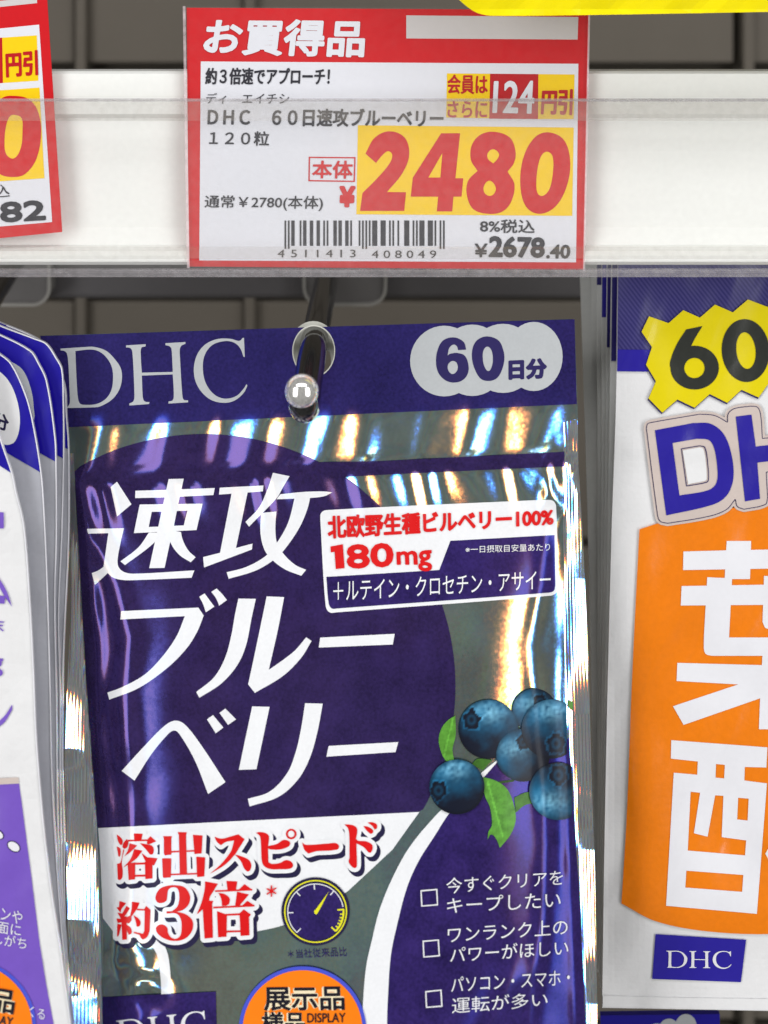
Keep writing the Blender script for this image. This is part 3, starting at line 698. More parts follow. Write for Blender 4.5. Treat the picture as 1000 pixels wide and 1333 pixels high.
# big title characters
Z = (110, 610, 6.25)
title = [P('213,150 265,107 383,290 265,390', *Z), P('415,180 675,172 1060,158 1050,215 660,235 413,240', *Z), P('685,85 808,82 652,808 527,810', *Z),
         P('450,292 962,285 912,500 402,525', *Z), P('525,520 620,520 ~560,610 330,785 293,755 ~440,640', *Z), P('690,500 785,515 ~800,580 ~845,665 905,722 865,762 ~770,700 ~700,600', *Z),
         P('20,490 322,485 ~295,600 ~270,740 ~278,800 ~320,840 ~400,855 895,828 872,888 ~400,908 ~300,905 ~230,885 190,850 85,948 60,850 ~110,830 155,800 195,525 30,530', *Z)]
th = [P('548,352 628,350 603,472 523,475', *Z), P('752,345 838,342 808,462 728,465', *Z)]
MS.shape('title_character', title, M['white_ink'], pouch, 3, holes=th)
Z = (260, 610, 5.5556)
MS.shape('title_character', [P('145,138 462,122 457,165 140,188', *Z), P('235,160 350,158 262,578 147,612', *Z), P('25,640 150,608 260,575 383,542 378,585 32,715', *Z),
         P('530,30 651,55 ~600,140 ~560,210 357,420 332,385 ~430,280 ~490,150', *Z), P('585,185 ~760,168 ~900,165 960,172 ~900,200 ~800,212 555,222', *Z),
         P('690,200 803,192 ~780,290 ~720,430 ~610,590 ~530,665 ~400,740 210,797 195,750 ~340,710 ~480,630 ~560,535 ~640,390', *Z),
         P('443,325 470,318 555,310 ~548,430 ~560,540 ~610,620 ~690,695 770,732 735,775 ~620,730 ~530,665 ~470,590 ~440,470', *Z)], M['white_ink'], pouch, 3)
Z = (140, 760, 6.25)
MS.shape('title_character', [P('112,222 740,193 783,258 ~730,390 ~640,530 ~480,690 ~250,850 15,942 0,885 ~120,840 ~300,740 ~440,600 ~560,430 630,263 105,290', *Z),
         P('747,105 790,78 870,185 800,232 ~780,170', *Z), P('845,65 888,38 ~935,85 972,132 908,178 ~885,120', *Z)], M['white_ink'], pouch, 3)
Z = (250, 760, 6.25)
MS.shape('title_character', [P('378,120 520,122 ~485,280 ~440,500 ~370,660 ~240,810 60,927 35,880 ~180,760 ~270,600 ~320,420 ~350,250', *Z),
         P('608,102 750,108 ~700,370 625,700 ~740,620 ~840,540 930,435 973,465 ~890,600 ~740,750 512,887 457,818 ~500,620', *Z)], M['white_ink'], pouch, 3)
Z = (150, 900, 3.5714)
MS.shape('title_character', [P('30,370 ~140,250 ~230,160 ~280,136 ~325,155 ~400,250 513,422 432,477 ~370,320 ~300,200 ~275,182 ~245,200 ~170,290 90,415', *Z),
         P('427,130 455,110 503,168 468,195', *Z), P('485,100 512,80 562,130 525,156', *Z)], M['white_ink'], pouch, 3)
MS.shape('title_character', [P('637,70 718,72 657,362 575,365', *Z), P('883,55 965,57 ~940,190 ~905,310 ~850,410 ~760,490 625,535 617,500 ~720,465 ~800,380 ~840,280 ~865,170', *Z)], M['white_ink'], pouch, 3)
MS.shape('title_character', [P('417,830 514,825 511.5,839 415,843')], M['white_ink'], pouch, 3)
MS.shape('title_character', [P('428,971 518.6,966 515,979 425,985')], M['white_ink'], pouch, 3)
# ingredient label
lab = P('417,676 ~418,668 ~425,664 710,650.5 ~720,652 ~724,659 727,765 ~724,772 ~716,775.5 440,797 ~429,797 ~424,788')
MS.shape('label_box', [lab], M['white_ink'], pouch, 4, step=4)
MS.shape('label_panel', [P('425,751 572,742 586.5,704 722,696.5 723,762 ~721,769 ~714,771.5 440,792 ~432,792 ~428,785')], M['violet'], pouch, 5, step=4)
LT = lambda t, q, m_='white_ink', b=.0: MS.text('lettering', t, q, M[m_], pouch, 7, b)
LT('北欧野生種ビルベリー100%', [(426, 671), (721, 660), (721, 685), (427, 702)], 'red_ink', .030)
MS.shape('numeral', [P('80,293 122,285 128,367 98,370 94,311 81,313', 400, 600, 2.63)], M['red_ink'], pouch, 7); LT('80', [(450, 709), (512, 706), (513, 738), (452, 741)], 'red_ink', .034)
LT('mg', [(516, 718), (562, 715.5), (563, 744), (517, 743)], 'red_ink', .026)
LT('※一日摂取目安量あたり', [(606, 711), (716, 707), (716, 717), (606, 720)])
LT('＋ルテイン・クロセチン・アサイー', [(434, 756), (717, 742), (717, 766), (434, 783)], b=.004)
# speed claim on white
wf = P('128,1078 546,1057 511,1106 453,1160 ~412,1187 ~367,1205 332,1213 150,1216 134,1195 131,1120')
MS.shape('white_field', [wf], M['white_ink'], pouch, 2, step=4)
Z = (140, 1070, 8.333)
red = [P(s, *Z) for s in ('100,135 ~140,165 ~164,205 ~155,248 140,250 ~115,210', '100,265 ~135,285 ~144,330 ~130,378 118,370 ~110,320', '170,300 182,300 ~155,430 ~165,530 ~160,600 ~135,630 112,620 ~108,520 104,455 ~140,440',
    '208,185 ~224,215 ~215,270 ~185,290 163,275 ~170,235', '285,125 382,128 367,195 290,195', '222,194 437,190 437,206 222,212', '430,195 465,155 528,210 460,240 430,240', '240,232 322,255 ~250,325 183,374 ~220,310',
    '352,230 400,238 ~480,258 ~502,300 ~490,348 460,352 ~420,300', '290,295 378,312 ~310,400 170,497 ~250,400', '372,338 430,383 542,395 505,472 420,440 ~390,380', '218,450 300,440 297,622 230,630', '406,430 487,440 488,612 412,620',
    '295,443 412,441 412,461 295,464', '295,575 412,572 412,592 295,595', '762,110 862,112 852,140 862,567 785,570 775,140', '602,155 700,155 692,175 692,355 622,362 612,340 612,175', '690,316 777,312 777,328 690,333',
    '593,395 692,395 687,600 608,608 600,590', '685,563 972,553 972,569 685,579', '853,309 942,305 942,321 853,325')]
Z = (250, 1060, 7.692)
red += [P(s, *Z) for s in ('10,206 105,213 96,392 25,398', '43,425 132,432 123,622 52,628', '226,226 ~300,245 ~380,225 465,201 527,250 ~470,340 ~430,402 ~330,505 178,597 ~290,500 ~390,370 423,262 ~340,277 290,310 ~250,275',
    '430,403 ~500,423 ~570,458 ~594,510 ~580,562 555,574 ~525,545 ~490,470',
    '640,186 ~680,178 ~740,190 ~770,220 762,318 ~850,298 ~910,260 ~960,263 ~984,290 ~960,327 ~880,352 ~790,352 762,342 765,480 ~800,497 ~880,488 ~940,460 ~990,473 ~1012,510 ~990,542 ~880,550 ~780,547 ~718,512 ~698,450 ~690,280 ~678,215')]
Z = (370, 1050, 7.143)
red += [P(s, *Z) for s in ('168,333 ~200,356 420,343 ~480,340 ~510,370 ~490,400 300,414 225,437 ~188,400',
    '560,166 ~610,168 ~660,183 ~680,215 668,300 ~690,318 ~760,323 ~812,350 ~824,385 ~805,427 785,427 ~740,377 672,342 677,520 ~672,562 ~650,570 ~620,547 ~600,510 608,480 ~606,260 ~593,200',
    '736,181 ~780,188 ~822,215 ~827,240 805,254 ~775,230', '776,148 ~820,146 ~860,165 ~862,200 842,214 ~820,180')]
Z = (140, 1140, 8.333)
red += [P(s, *Z) for s in ('130,273 202,298 150,362 140,400 98,345 125,340', '205,328 242,353 200,422 150,472 108,400 160,410', '150,440 207,440 209,692 160,694', '98,463 160,470 255,428 262,480 235,518 180,502 108,512',
    '106,520 152,530 120,652 103,662', '205,530 ~250,563 ~262,620 232,642 210,590', '266,283 347,293 320,360 262,442 243,442 262,360',
    '320,358 400,363 420,328 467,370 457,600 ~430,662 ~385,690 358,667 350,642 283,620 290,608 385,630 400,600 405,378 320,374', '283,428 ~340,468 ~359,510 ~345,547 318,552 ~305,490',
    '~520,240 ~560,150 ~640,112 ~740,104 ~840,130 ~894,220 ~880,310 ~820,370 750,390 ~850,420 ~917,480 ~927,560 ~890,640 ~820,692 ~720,707 ~620,682 ~545,627 ~526,570 ~560,533 ~610,533 ~647,565 ~657,620 ~690,670 ~740,685 ~790,650 ~805,560 ~795,470 ~750,412 640,410 640,387 700,385 ~760,330 ~780,220 ~760,140 ~710,125 ~662,150 ~647,220 ~640,267 ~600,294 ~545,290')]
Z = (230, 1140, 7.143)
red += [P(s, *Z) for s in ('265,53 384,75 ~350,130 ~302,225 342,235 330,262 337,577 260,584 243,312 188,360 ~235,240 ~262,120', '463,48 564,53 552,130 475,138', '572,135 632,78 707,132', '358,136 702,123 702,137 358,151',
    '390,160 ~450,173 ~492,210 ~487,260 460,280 423,280 ~415,215', '563,148 672,175 577,287 543,287', '340,289 722,270 722,286 340,304', '608,280 658,233 729,280', '376,330 467,362 464,567 386,572', '585,350 625,313 690,360 673,385 677,554 596,560',
    '458,356 592,350 592,367 458,372', '460,511 597,508 597,524 460,528')]
ring, ringh = ell(379.2, 1085.7, 6.8), ell(379.2, 1085.7, 4.4)
v, f = isofill(red + [ring], [], 6.2, 1.0, (4.0, 5.2)); MS.lay('claim_shadow', v, f, M['navy_ink'], pouch, 3)
v, f = isofill(red + [ring], [], 5.4, 1.0); MS.lay('claim_outline', v, f, M['white_ink'], pouch, 4)
MS.shape('claim_lettering', red + [ring], M['red_ink'], pouch, 6, holes=[ringh])
MS.text('lettering', '＊', [(347, 1153), (360, 1152), (360, 1167), (347, 1168)], M['red_ink'], pouch, 6, .02)
# violet field with its white swoosh
swl = [(650, 987), (622, 1010), (596, 1034), (567, 1062), (533, 1103), (510, 1145), (494, 1185), (484, 1225), (477, 1257), (473, 1300), (472, 1340), (474, 1400), (482, 1450), (500, 1500), (530, 1550)]
swr = [(651, 988), (626, 1016), (604, 1038), (584, 1060), (566, 1088), (545, 1121), (530, 1155), (518, 1200), (509, 1243), (505, 1300), (504, 1340), (507, 1400), (516, 1450), (534, 1500), (560, 1548)]
sm = lambda p: smooth([np.array(q, float) for q in p], [True] * len(p), False, 5)
a, b = sm(swl), sm(swr)
MS.shape('swoosh', [np.concatenate([a, b[::-1]])], M['white_ink'], pouch, 3, step=4)
rs = np.array([(ir(y) - .5, y) for y in range(1548, 970, -12)])
MS.shape('violet_field', [np.concatenate([b, rs, [(ir(966) - .5, 962)], [(690, 968)]])], M['violet'], pouch, 2, step=4)
for q in ('257,232 322,226 325,290 260,295|262,237 317,232 320,285 265,290', '265,425 328,420 332,485 268,490|270,430 323,425 327,480 273,485', '275,618 338,612 342,678 278,683|280,623 333,617 337,673 283,678'):
    o_, i_ = q.split('|'); MS.shape('checkbox', [P(o_, 460, 1080, 2.941)], M['line_white'], pouch, 4, holes=[P(i_, 460, 1080, 2.941)])
for t, q in (('今すぐクリアを', [(581, 1143), (733, 1132), (733, 1152), (581, 1164)]), ('キープしたい', [(582, 1169), (730, 1160), (730, 1181), (582, 1189)]),
             ('ワンランク上の', [(583, 1207), (739, 1196), (739, 1216), (583, 1227)]), ('パワーがほしい', [(586, 1233), (740, 1223), (740, 1243), (586, 1253)]),
             ('パソコン・スマホ・', [(587.5, 1272), (742, 1262), (742, 1282), (587.5, 1292)]), ('運転が多い', [(588.5, 1299), (713, 1291), (713, 1310), (588.5, 1320)])):
    MS.text('lettering', t, q, M['line_white'], pouch, 5, .006)
# gauge
gc = (410.8, 1187)
MS.shape('gauge_rim', [ell(411, 1186.5, 44.5, 44.5, 64)], M['navy_ink'], pouch, 5, step=4)
MS.shape('gauge_ring', [ell(411, 1186.5, 41, 41, 64)], M['yellow_ink'], pouch, 6, holes=[ell(411, 1186.5, 39.3, 39.3, 64)])
MS.shape('gauge_dial', [ell(411, 1186.8, 37, 37, 64)], M['violet'], pouch, 6, step=4)
def arc(cx, cy, r, a0, a1, w): return stroke([(cx + r * math.cos(math.radians(t)), cy + r * math.sin(math.radians(t))) for t in np.linspace(a0, a1, 24)], w)
tick = lambda a, r0, r1, w: stroke([(411 + r0 * math.cos(math.radians(a)), 1187 + r0 * math.sin(math.radians(a))), (411 + r1 * math.cos(math.radians(a)), 1187 + r1 * math.sin(math.radians(a)))], w)
MS.shape('gauge_scale', [arc(411, 1187, 36.3, 132, 350, 1.3)] + [tick(a, 29, 36.6, 1.5) for a in (132, 178, 226, 267, 311)], M['line_white'], pouch, 7)
MS.shape('gauge_scale', [arc(411, 1187, 36.3, -6, 43, 2.4)] + [tick(a, 28.5, 36.8, 2) for a in (-5, 44)] + [tick(a, 32, 36.8, 1.7) for a in (5, 13, 20, 27, 35)], M['yellow_ink'], pouch, 7)
MS.shape('gauge_needle', [P('~409,1186 ~410.5,1190 ~413,1189.5 428.5,1160 ~411,1184')], M['yellow_ink'], pouch, 8)
MS.text('lettering', '＊当社従来品比', [(374, 1237), (451, 1233), (452, 1245), (375, 1248)], M['dim_ink'], pouch, 3, .01)
# display sticker
def sticker(SH, par, cx, cy, r, L0, rot=0):
    SH.shape('sticker_rim', [ell(cx, cy, r, r, 80)], M['blue_sticker'], par, L0, step=8 if SH.curved else None)
    SH.shape('sticker_face', [ell(cx, cy, r - 5, r - 5, 80)], M['orange_sticker'], par, L0 + 1, step=8 if SH.curved else None)
    c, s_ = math.cos(math.radians(rot)), math.sin(math.radians(rot))
    tr_ = lambda q: [(cx + c * x - s_ * y, cy + s_ * x + c * y) for x, y in q]
    for t, q, b in (('展示品', [(-51, -56), (54, -57), (55, -26), (-50, -25)], .02), ('様品', [(-54, -24), (3, -24), (3, 5), (-53, 5)], .02)):
        SH.text('lettering', t, tr_(q), M['cream'], par, L0 + 2, b + .05); SH.text('lettering', t, tr_(q), M['black_ink'], par, L0 + 3, b)
    SH.text('lettering', 'DISPLAY', tr_([(6, -22), (56, -22.5), (56, -10), (6, -9.5)]), M['black_ink'], par, L0 + 3, .012)
    SH.text('lettering', 'ITEM', tr_([(6, -6), (36, -6), (36, 6), (6, 6)]), M['black_ink'], par, L0 + 3, .012)
sticker(MS, pouch, 394, 1341, 83, 6)
MS.shape('logo_panel', [P('133,1298 281,1291 284,1420 136,1420')], M['violet'], pouch, 3, step=4)
MS.shape('white_swirl', [P('~196,1220 ~212,1228 ~220,1250 ~223,1300 ~222,1400 206,1400 ~210,1290 ~205,1245')], M['white_ink'], pouch, 2, step=4)
allD = [(Dc, Dh), (Hc, ()), (Cc, ())]
LO, HI = np.array((79., 441.)), np.array((322., 531.5))
def small_logo(SH, par, q, mat, layer):
    for c, hh in allD:
        f_ = lambda z: quad_map(np.stack([z[:, 0], -z[:, 1]], 1), q, np.array((LO[0], -HI[1])), np.array((HI[0], -LO[1])))
        SH.shape('logo_letter', [f_(z) for z in c], mat, par, layer, holes=[f_(z) for z in hh])
small_logo(MS, pouch, [(151, 1323), (268, 1316), (270, 1358), (153, 1364)], M['line_white'], 4)

# berries and leaves: a printed picture
def picture(name, cont, colour, layer, step=2.0, holes=()):
    v, f = fill([cont], holes, step); o = MS.lay(name, v, f, M['picture'], pouch, layer)
    at_ = o.data.color_attributes.new('ink', 'FLOAT_COLOR', 'POINT')
    arr = np.array([tuple(colour(x, y)) + (1.,) for x, y in v], dtype='f'); at_.data.foreach_set('color', arr.ravel()); return o
def berry(cx, cy, r, kx, ky, kr, layer, tone=1.0, hl=(-.25, -.6)):
    clipx = ir(cy) - 1
    c = ell(cx, cy, r, r * .99, 44); c[:, 0] = np.minimum(c[:, 0], clipx); c = dedupe(c)
    dk, md, lt = np.array((.004, .007, .020)), np.array((.006, .105, .22)), np.array((.20, .42, .52))
    def col(x, y):
        u, w_ = (x - cx) / r, (y - cy) / r; rr = min(1, math.hypot(u, w_))
        n1 = nz(x * .055, y * .055, cx); n2 = nz(x * .22, y * .22, cy); n3 = nz(x * .5, y * .5, cx)
        lam = .20 + .68 * (hl[0] * u + hl[1] * w_) / math.hypot(*hl) + .30 * math.sqrt(1 - rr * rr) + .30 * n1 + .10 * n2
        t = min(1, max(0, lam)) ** 1.5; k = md * t * 1.35 + dk * (1 - t)
        g = math.exp(-((u - hl[0] * .7) ** 2 * 4 + (w_ - hl[1] * 1.05) ** 2 * 11)) * (.7 + .9 * n2 + .4 * n3); k = k + lt * max(0, g) * .8
        k = k * (1 - .5 * sst(.82, 1.02, rr))
        e = math.hypot((x - kx) / (kr * .85), (y - ky) / kr); star = 1 + .10 * math.cos(5 * math.atan2(y - ky, x - kx) + cx) + .2 * n2
        if e < star: k = dk * (.6 + .8 * abs(n2)) + md * .35 * math.exp(-((e - .42) * 6) ** 2)
        elif e < star + .22: k = k * 1.2 + md * .3 * (1 + n2)
        return np.maximum(k, .002) * tone
    picture('printed_berry', c, col, layer)
def leaf(cont, layer, tone=1.0, vein=None):
    def col(x, y):
        n = nz(x * .12, y * .12, 3) * .35 + nz(x * .4, y * .4, 5) * .25; k = np.array((.095, .30, .035)) * (1 + n) * tone
        if vein is not None:
            (x0, y0), (x1, y1) = vein; t = np.clip(((x-x0)*(x1-x0)+(y-y0)*(y1-y0))/((x1-x0)**2+(y1-y0)**2), 0, 1)
            if math.hypot(x-x0-t*(x1-x0), y-y0-t*(y1-y0)) < 1.0: k = k * 1.5
        return k
    picture('printed_leaf', cont, col, layer, 1.6)
Z = (540, 880, 4.1667)
leaf(P('220,215 ~180,240 ~145,285 ~130,350 ~148,425 170,462 215,462 ~205,400 ~222,320', *Z), 4, .95, ((590, 935), (578, 985)))
leaf(P('310,480 ~340,450 420,455 370,512', *Z), 4, .5)
leaf(P('540,660 ~600,632 665,630 668,688 ~600,700 548,742', *Z), 4, .6)
leaf(P('372,548 ~440,568 ~500,612 ~535,690 ~548,780 ~520,860 462,932 ~440,880 ~415,860 395,886 ~400,845 ~418,810 ~410,720 ~378,640', *Z), 5, 1.0, ((635, 1018), (655, 1090)))
leaf(P('455,572 540,560 540,572 460,584', *Z), 3, .25)
leaf(P('835,130 858,140 858,190 830,165', *Z), 4, .8)
leaf(ell(664, 952, 14, 12, 20), 4, .12)  # dark green patch added behind the berries to cover foil sparkle in their gap
berry(696, 925, 29, 703, 914, 10, 5, .8, (-.5, -.3))
berry(636, 949.5, 39, 614, 937, 12.5, 6, 1.0, (.05, -.55))
berry(681, 983, 35, 681, 966, 10, 7, .75, (-.6, -.25))
berry(718, 949, 39, 724, 968, 13, 8, 1.0, (-.05, -.6))
berry(727, 1030, 38, 727, 1009, 13, 9, 1.0, (-.5, .35))
berry(595, 1024.5, 36, 571, 1029, 12, 10, .95, (-.15, -.65))

# two more of the same pouch behind it, seen only from the side
for k in (1, 2):
    t = thing('hanging_pouch', ['', 'silver backed pouch directly behind the blue foil pouch', 'third pouch back on the ball tipped hook'][k], 'pouch', W(430, 900, .006 * k), 'hanging supplement pouches')
    o2 = outline.copy(); o2[:, 1] += 12 * k; c = np.array((430., 950.)); o2 = c + (o2 - c) * np.array((.93, .99))
    slab('pouch_body', o2, lambda x, y, k=k: -.13 * ramp(y) * S + .0035 + .006 * k - .004 * sst(600, 900, y) * max(0, 1 - ((x - 432) / 330) ** 4), .0015, M['silver_film'], t, holes=[ell(408.5, 457 + 12 * k, 27, 33)], step=30)

# ---------------------------------------------------------------- left stack (white pouches with blue headers)
def pth(s): return [tuple(map(float, t.split(','))) for t in s.split()]
stack = [  # (edge down the right side, y of the header's lower edge at the right, Y, label)
    ('-360,380 -60,430 -20,480 0,568 16,616 21,640 31.5,685 39,780 43.5,863 48,967 58,1083 68,1166 79,1236 92,1333 100,1400', 616, -.020, 'frontmost white and lilac pouch at the left edge with an orange sticker'),
    ('-360,300 -80,395 -40,432 0,461 15,474 33,512 42,544 54,615 58,670 62,760 66,900 68,1000 72,1083 80,1200 93,1330 100,1400', 615, -.0155, 'second pouch of the left stack, white badge with a black character on its blue header'),
    ('-360,290 -40,420 0,436 40,457 50,472 61,496 72,568 73.5,601 74,700 72,780 74,900 75,1000 76,1083 82,1200 94,1330 100,1400', 602, -.0125, 'third pouch of the left stack, thin grey crescent of its badge showing'),
    ('-360,280 0,424 45,441 61,448 74,467 81,481 83,520 83.5,597 81,700 77,800 79,900 79,1000 80,1083 84,1200 95,1330 100,1400', 597, -.0095, 'fourth pouch of the left stack with a plain blue corner above the silver edge'),
    ('-360,270 0,420 45,439 64,455 84,500 87,540 90,585 90,700 83,860 82,1000 84,1083 87,1240 96,1330 100,1400', 585, -.0065, 'rearmost pouch of the left stack, only its dark side edge showing')]
for k, (s, hy, Y, labl) in enumerate(stack):
    e = pth(s); t = thing('side_pouch', labl, 'pouch', W(e[5][0], 900, Y), 'white pouches with blue headers in the left stack')
    ed = [np.array(p) for p in e]; sm_ = [False] + [True] * (len(ed) - 2) + [False]
    cur = smooth(ed, sm_, False, 5); ol = np.concatenate([cur, [(-360, 1400)]])
    lean = lambda x, y, Y=Y: Y - .11 * ramp(y) * S + (-.00004 * (x - 60)) * .3 - .0012 * math.exp(-((x + 60 - (y - 700) * .05) / 70) ** 2) + (.0006 * nz(x * .03, y * .02, Y * 900))
    SH = Sheet(lean, True, 8, (-364, 112, 260, 1404), 8); SH.gap = .00012
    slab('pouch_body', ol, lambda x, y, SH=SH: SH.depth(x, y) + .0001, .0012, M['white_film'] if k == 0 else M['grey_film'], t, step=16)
    hc = np.array([p for p in cur if p[1] <= hy] + [(-360, hy - 240)]); hc[:-1, 0] -= .9
    SH.shape('header_band', [hc], M['blue_film'], t, 1, step=16)
    # pale cut edge of the laminate
    edge = [p for p in cur if p[1] > 420]
    SH.shape('cut_edge', [stroke([(p[0] - .7, p[1]) for p in edge], 1.5, sm=False)], M['line_white'], t, 2)
    if k == 1:
        SH.shape('badge', [P('~-40,470 ~-10,478 ~10,494 ~22,520 ~26,550 ~20,574 ~8,579 ~-20,570 ~-60,540')], M['white_film'], t, 2)
        SH.text('lettering', '分', [(-8, 535), (12, 541), (11, 563), (-9, 556)], M['navy_ink'], t, 3, .03)
    if k == 2: SH.shape('badge', [P('~-30,450 ~15,471 ~30,482 ~40,505 ~44,530 ~42,549 ~20,545 ~-10,500')], M['grey_ink'], t, 2)
    if k == 0:
        SH.shape('lilac_panel', [P('-360,1040 25,1020 33,1080 42,1150 52,1230 60,1280 70,1333 82,1400 -360,1400')], M['lilac'], t, 1, step=16)
        SH.shape('beige_strip', [P('-360,1030 24,1012 25,1020 -360,1039.5')], M['beige_ink'], t, 2)
        SH.shape('lilac_mark', [P('-60,664 5,667 5,688 -60,686'), P('-60,770 7,776 6,786 -60,782')], M['lilac'], t, 2)
        SH.shape('lilac_curve', [P('-4,748 ~8,768 16,790 ~6,776 -4,758')], M['lilac'], t, 2); SH.shape('lilac_curve', [P('-8,944 ~6,932 16,917 16,924 ~6,940 -8,951')], M['lilac'], t, 2)
        SH.text('lettering', '末', [(-12, 805), (6, 806), (5, 823), (-13, 822)], M['lilac'], t, 2, .01)
        SH.text('lettering', 'mg', [(-38, 856), (4, 857), (4, 881), (-38, 880)], M['lilac'], t, 2, .02)
        for a_, b_, r1, r2 in ((18, 1102, 9.5, 6.5), (-3, 1086, 9, 6)):
            SH.shape('droplet', [ell(a_, b_, r1, r2, 24, 35)], M['navy_ink'], t, 2); SH.shape('droplet_fill', [ell(a_, b_, r1 - 1.2, r2 - 1.2, 24, 35)], M['line_white'], t, 3)
        for tx, q in (('パソコンや', [(-45, 1169), (30, 1187), (28, 1204), (-47, 1186)]), ('画面に', [(-20, 1196), (28, 1205), (27, 1219), (-21, 1212)]), ('集中しがち', [(-42, 1208), (35, 1221), (34, 1236), (-43, 1224)]), ('くる', [(38, 1309), (59, 1314), (58, 1328), (37, 1323)])):
            SH.text('lettering', tx, q, M['line_white'], t, 3, .004)
        sticker(SH, t, -41, 1337, 88, 3, 10)

# ---------------------------------------------------------------- right stack (orange pouches)
def rdepth(Y): return lambda x, y: Y - .05 * max(0, y - 340) * S - .0022 * sst(480, 800, y) * (1 - sst(1180, 1310, y)) * sst(785, 850, x) + .0011 * nz(x * .018, y * .012, Y * 300) + .0005 * abs(nz(x * .03 + y * .012, y * .006, 4)) - .0006 * math.exp(-((y - 585) / 16) ** 2) * sst(800, 830, x)
rg = 'orange pouches in the right stack'
rt = thing('orange_pouch', 'frontmost white and orange folic acid pouch with a lemon yellow 60 burst', 'pouch', W(900, 900, .012), rg)
RS = Sheet(rdepth(.012), True, 5, (776, 1196, 320, 1330), 5); RS.gap = .00016
rout = P('805,330 1190,330 1190,1320 1000,1316 784,1312 ~787,1100 ~791,900 ~796,700 ~801,560 803,482')
slab('pouch_body', rout, lambda x, y: RS.depth(x, y) + .00012, .0014, M['white_film'], rt, step=8)
RS.shape('header_band', [P('805,331 1189,331 1189,486 1000,485 803.5,482.5')], M['hatch'], rt, 1)
RS.shape('header_stripe', [P('804,455 1189,458 1189,487 803.5,483.5')], M['royal'], rt, 2)
RS.shape('bottom_seal', [P('785,1296 ~900,1299 1189,1302 1189,1318.5 784.6,1311')], M['white_film'], rt, 1)
Z = (780, 360, 3.923)
burst = P('255,203 355,238 430,172 515,210 592,143 683,183 760,117 860,155 935,95 1030,135 1110,75 1150,170 1210,210 1160,300 1210,380 1140,430 1120,520 1030,480 965,560 880,525 815,618 727,578 655,645 565,600 488,670 400,628 323,695 252,622 290,535 240,450 270,360 217,282', *Z)
RS.shape('burst_shadow', [burst + np.array((-1.2, 2.0))], M['dim_ink'], rt, 3); RS.shape('burst', [burst], M['mustard'], rt, 4)
RS.shape('burst_digit', [ell(780 + 488 / 3.923, 360 + 465 / 3.923, 31.5, 28.5), P('445,270 528,253 ~490,315 466,362 ~520,400 ~480,500 ~400,510 ~363,460 ~370,410 ~400,340', *Z)], M['charcoal'], rt, 5, holes=[ell(780 + 487 / 3.923, 360 + 467 / 3.923, 13.3, 13.2)] * 2)
RS.shape('burst_digit', [ell(780 + 748 / 3.923, 360 + 378 / 3.923, 31, 41, 48, -4)], M['charcoal'], rt, 5, holes=[ell(780 + 750 / 3.923, 360 + 378 / 3.923, 12.6, 24, 32, -6)])
halo = P('240,775 ~246,752 ~265,744 515,701 ~590,708 655,742 ~658,700 ~690,673 775,660 ~812,668 ~828,720 835,825 1000,810 ~985,680 ~1000,640 1080,628 ~1110,640 1160,1090 ~1150,1130 1060,1145 ~1030,1130 1020,985 855,1000 862,1130 ~850,1165 740,1190 ~705,1175 695,1140 ~650,1192 ~560,1226 350,1262 ~310,1250 ~296,1210', *Z)
v, f = isofill([halo], [], 3.2, 1.5); RS.lay('logo_halo', v, f, M['beige_ink'], rt, 4)
RS.shape('logo_line', [halo], M['dim_ink'], rt, 5); v, f = isofill([halo], [], -1.0, 1.2); RS.lay('logo_ground', v, f, M['beige_ink'], rt, 6)
RS.shape('logo_letter', [P('285,785 480,748 ~570,752 ~640,810 ~680,930 ~684,1040 ~650,1120 ~580,1165 343,1220', *Z)], M['royal'], rt, 7, holes=[P('375,850 500,828 ~560,835 ~585,870 ~602,960 ~600,1050 ~560,1090 410,1118', *Z)])
RS.shape('logo_inner_line', [P('418,878 515,862 ~542,872 ~557,960 ~560,1040 ~548,1053 445,1072', *Z)], M['dim_ink'], rt, 7, holes=[P('422,882 515,866 ~538,876 ~553,960 ~556,1038 ~545,1049 449,1067', *Z)])
RS.shape('logo_counter', [P('427,888 515,872 ~533,882 ~546,960 ~549,1035 ~541,1043 455,1060', *Z)], M['white_film'], rt, 7)
RS.shape('logo_letter', [P('698,715 778,705 800,868 1010,845 995,680 1070,668 1120,1090 1045,1102 1022,925 808,950 822,1135 745,1148', *Z)], M['royal'], rt, 7)
orange = P('832.5,689 854,682 960,660 1100,640 1189,632 1189,1190 ~1100,1208 ~1000,1216 ~917,1212 ~853,1199 809,1176 ~816,1060 ~823,880')
RS.shape('orange_field', [orange], M['orange_ink'], rt, 3)
Z = (860, 690, 4.936)
k1 = [P('147,138 425,130 980,120 980,243 145,257', *Z), P('425,70 582,70 575,315 412,315', *Z), P('300,303 460,310 440,690 980,690 980,808 330,808 ~290,795 ~278,750 290,480', *Z), P('135,360 1000,345 1000,478 130,485', *Z),
      P('665,295 820,295 820,640 ~680,632 655,590', *Z), P('108,853 655,868 1010,868 1010,985 500,992 103,970', *Z), P('655,800 800,800 800,1280 632,1280 640,1070', *Z), P('80,1132 505,990 700,930 700,1060 148,1252', *Z), P('760,1000 800,960 1060,1120 1010,1230', *Z)]
RS.shape('title_character', k1, M['line_white'], rt, 4)
Z = (850, 950, 5.333)
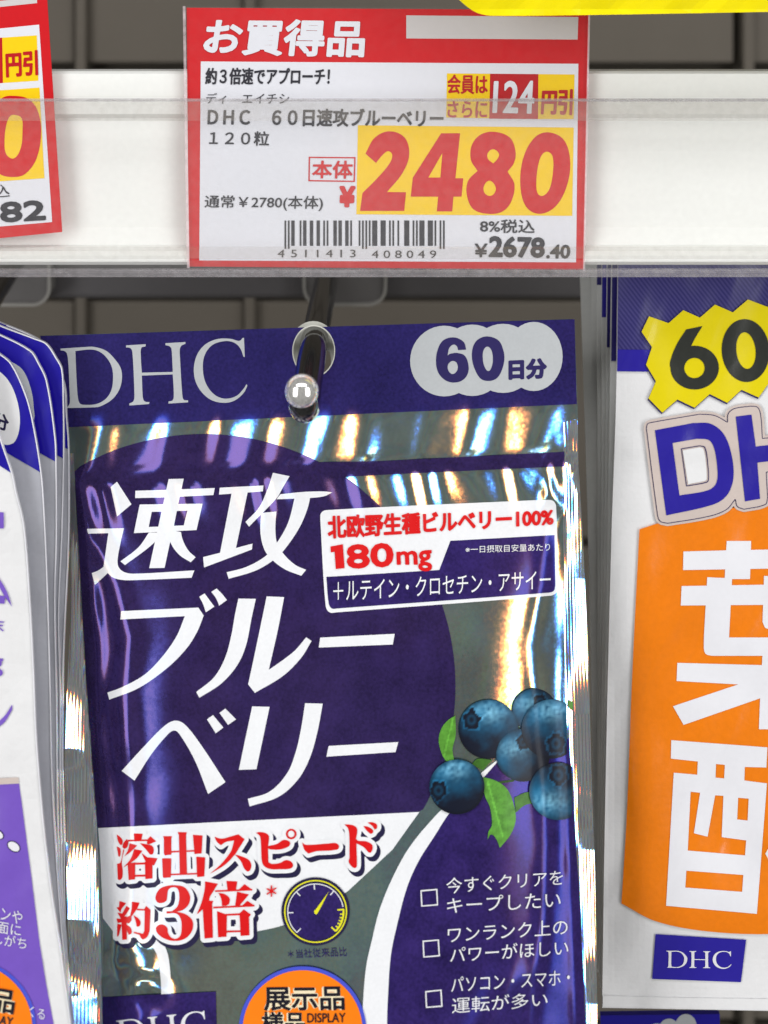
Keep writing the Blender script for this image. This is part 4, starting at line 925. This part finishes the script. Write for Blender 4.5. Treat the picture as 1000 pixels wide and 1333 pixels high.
RS.shape('title_character', [P('128,72 795,122 788,262 638,258 635,352 792,372 722,1278 92,1222 145,298 308,312 312,220 125,200', *Z), P('780,860 ~830,800 1180,840 1150,980 ~850,960', *Z), P('850,180 1200,200 1190,330 840,310', *Z)], M['line_white'], rt, 4,
         holes=[P('438,238 500,243 495,338 435,332', *Z), P('262,430 328,437 285,718 380,742 432,455 490,458 478,745 648,768 640,872 242,838', *Z), P('592,472 665,478 658,630 585,622', *Z), P('232,978 628,1008 620,1125 225,1095', *Z)])
Z = (830, 1180, 5.882)
RS.shape('logo_panel', [P('138,212 832,255 792,580 112,555', *Z)], M['royal'], rt, 2)
small_logo(RS, rt, [(830 + 222 / 5.882, 1180 + 318 / 5.882), (830 + 724 / 5.882, 1180 + 345 / 5.882), (830 + 716 / 5.882, 1180 + 492 / 5.882), (830 + 210 / 5.882, 1180 + 468 / 5.882)], M['line_white'], 3)
rb = [('797,320 1150,320 1150,1290 783,1296 ~786,1000 ~791,700', 470, .0155, 'navy_film', 'second pouch of the right stack, navy header edge just left of the front one'),
      ('791,318 1150,318 1150,1280 781,1286 ~783,1000 ~787,700', 452, .019, 'navy_film', 'third pouch of the right stack with a narrow navy strip'),
      ('784,316 1150,316 1150,1270 780,1275 ~780,1000 ~783,700', 413, .0225, 'royal', 'fourth pouch of the right stack with a bright blue strip ending highest but one'),
      ('777,314 1150,314 1150,1260 778,1266 ~778,1000 ~779,700', 371, .026, 'navy_film', 'fifth pouch of the right stack, blue corner hardly showing under the rail'),
      ('754,312 1150,312 1150,1250 775,1255 ~772,1000 ~766,700', 340, .031, 'navy_film', 'rearmost pouch of the right stack, wide pale grey side beside the blue foil pouch')]
for s, hy, Y, mk, labl in rb:
    t = thing('orange_pouch', labl, 'pouch', W(900, 900, Y), rg); f_ = (lambda x, y, Y=Y: Y - .05 * max(0, y - 340) * S + .0008 * nz(x * .04, y * .01, Y * 100))
    SH = Sheet(f_, True, 10, (740, 1160, 300, 1300), 10); SH.gap = .0002
    c = P(s); slab('pouch_body', c, lambda x, y, SH=SH: SH.depth(x, y) + .0001, .0014, M['silver_film'], t, step=14)
    x0 = float(s.split(',')[0]); SH.shape('header_band', [np.array([(x0 + .3, 321), (1149, 321), (1149, hy), (x0 - (hy - 320) * .012 + .6, hy)])], M[mk], t, 1)

# lower pouch peeking under the orange one
lp = thing('lower_pouch', 'blue topped pouch with a pale cloud badge peeking out under the orange pouch', 'pouch', W(860, 1400, .03))
LS = Sheet(lambda x, y: .03, False)
slab('pouch_body', P('782,1322 937,1320 938,1500 782,1500'), LS.depth, .002, M['blue_film'], lp)
LS.shape('badge', [ell(893, 1336, 14, 16), ell(871, 1340, 13, 14), ell(855, 1344, 12, 12)], M['grey_ink'], lp, 1)

# yellow pouch overhead
yp = thing('yellow_pouch', 'bright yellow pouch bottom hanging down over the top of the price card', 'pouch', W(800, -20, -.03))
yf = lambda x, y: -.022 - .006 * sst(20, -60, y) - .0008 * nz(x * .03, y * .04, 2)
slab('pouch_body', P('588,-10 598,0 ~610,10 ~622,17 ~640,20.5 ~800,19 1000,15.5 1250,12 1250,-260 560,-260'), yf, .002, M['yellow_film'], yp, step=12)
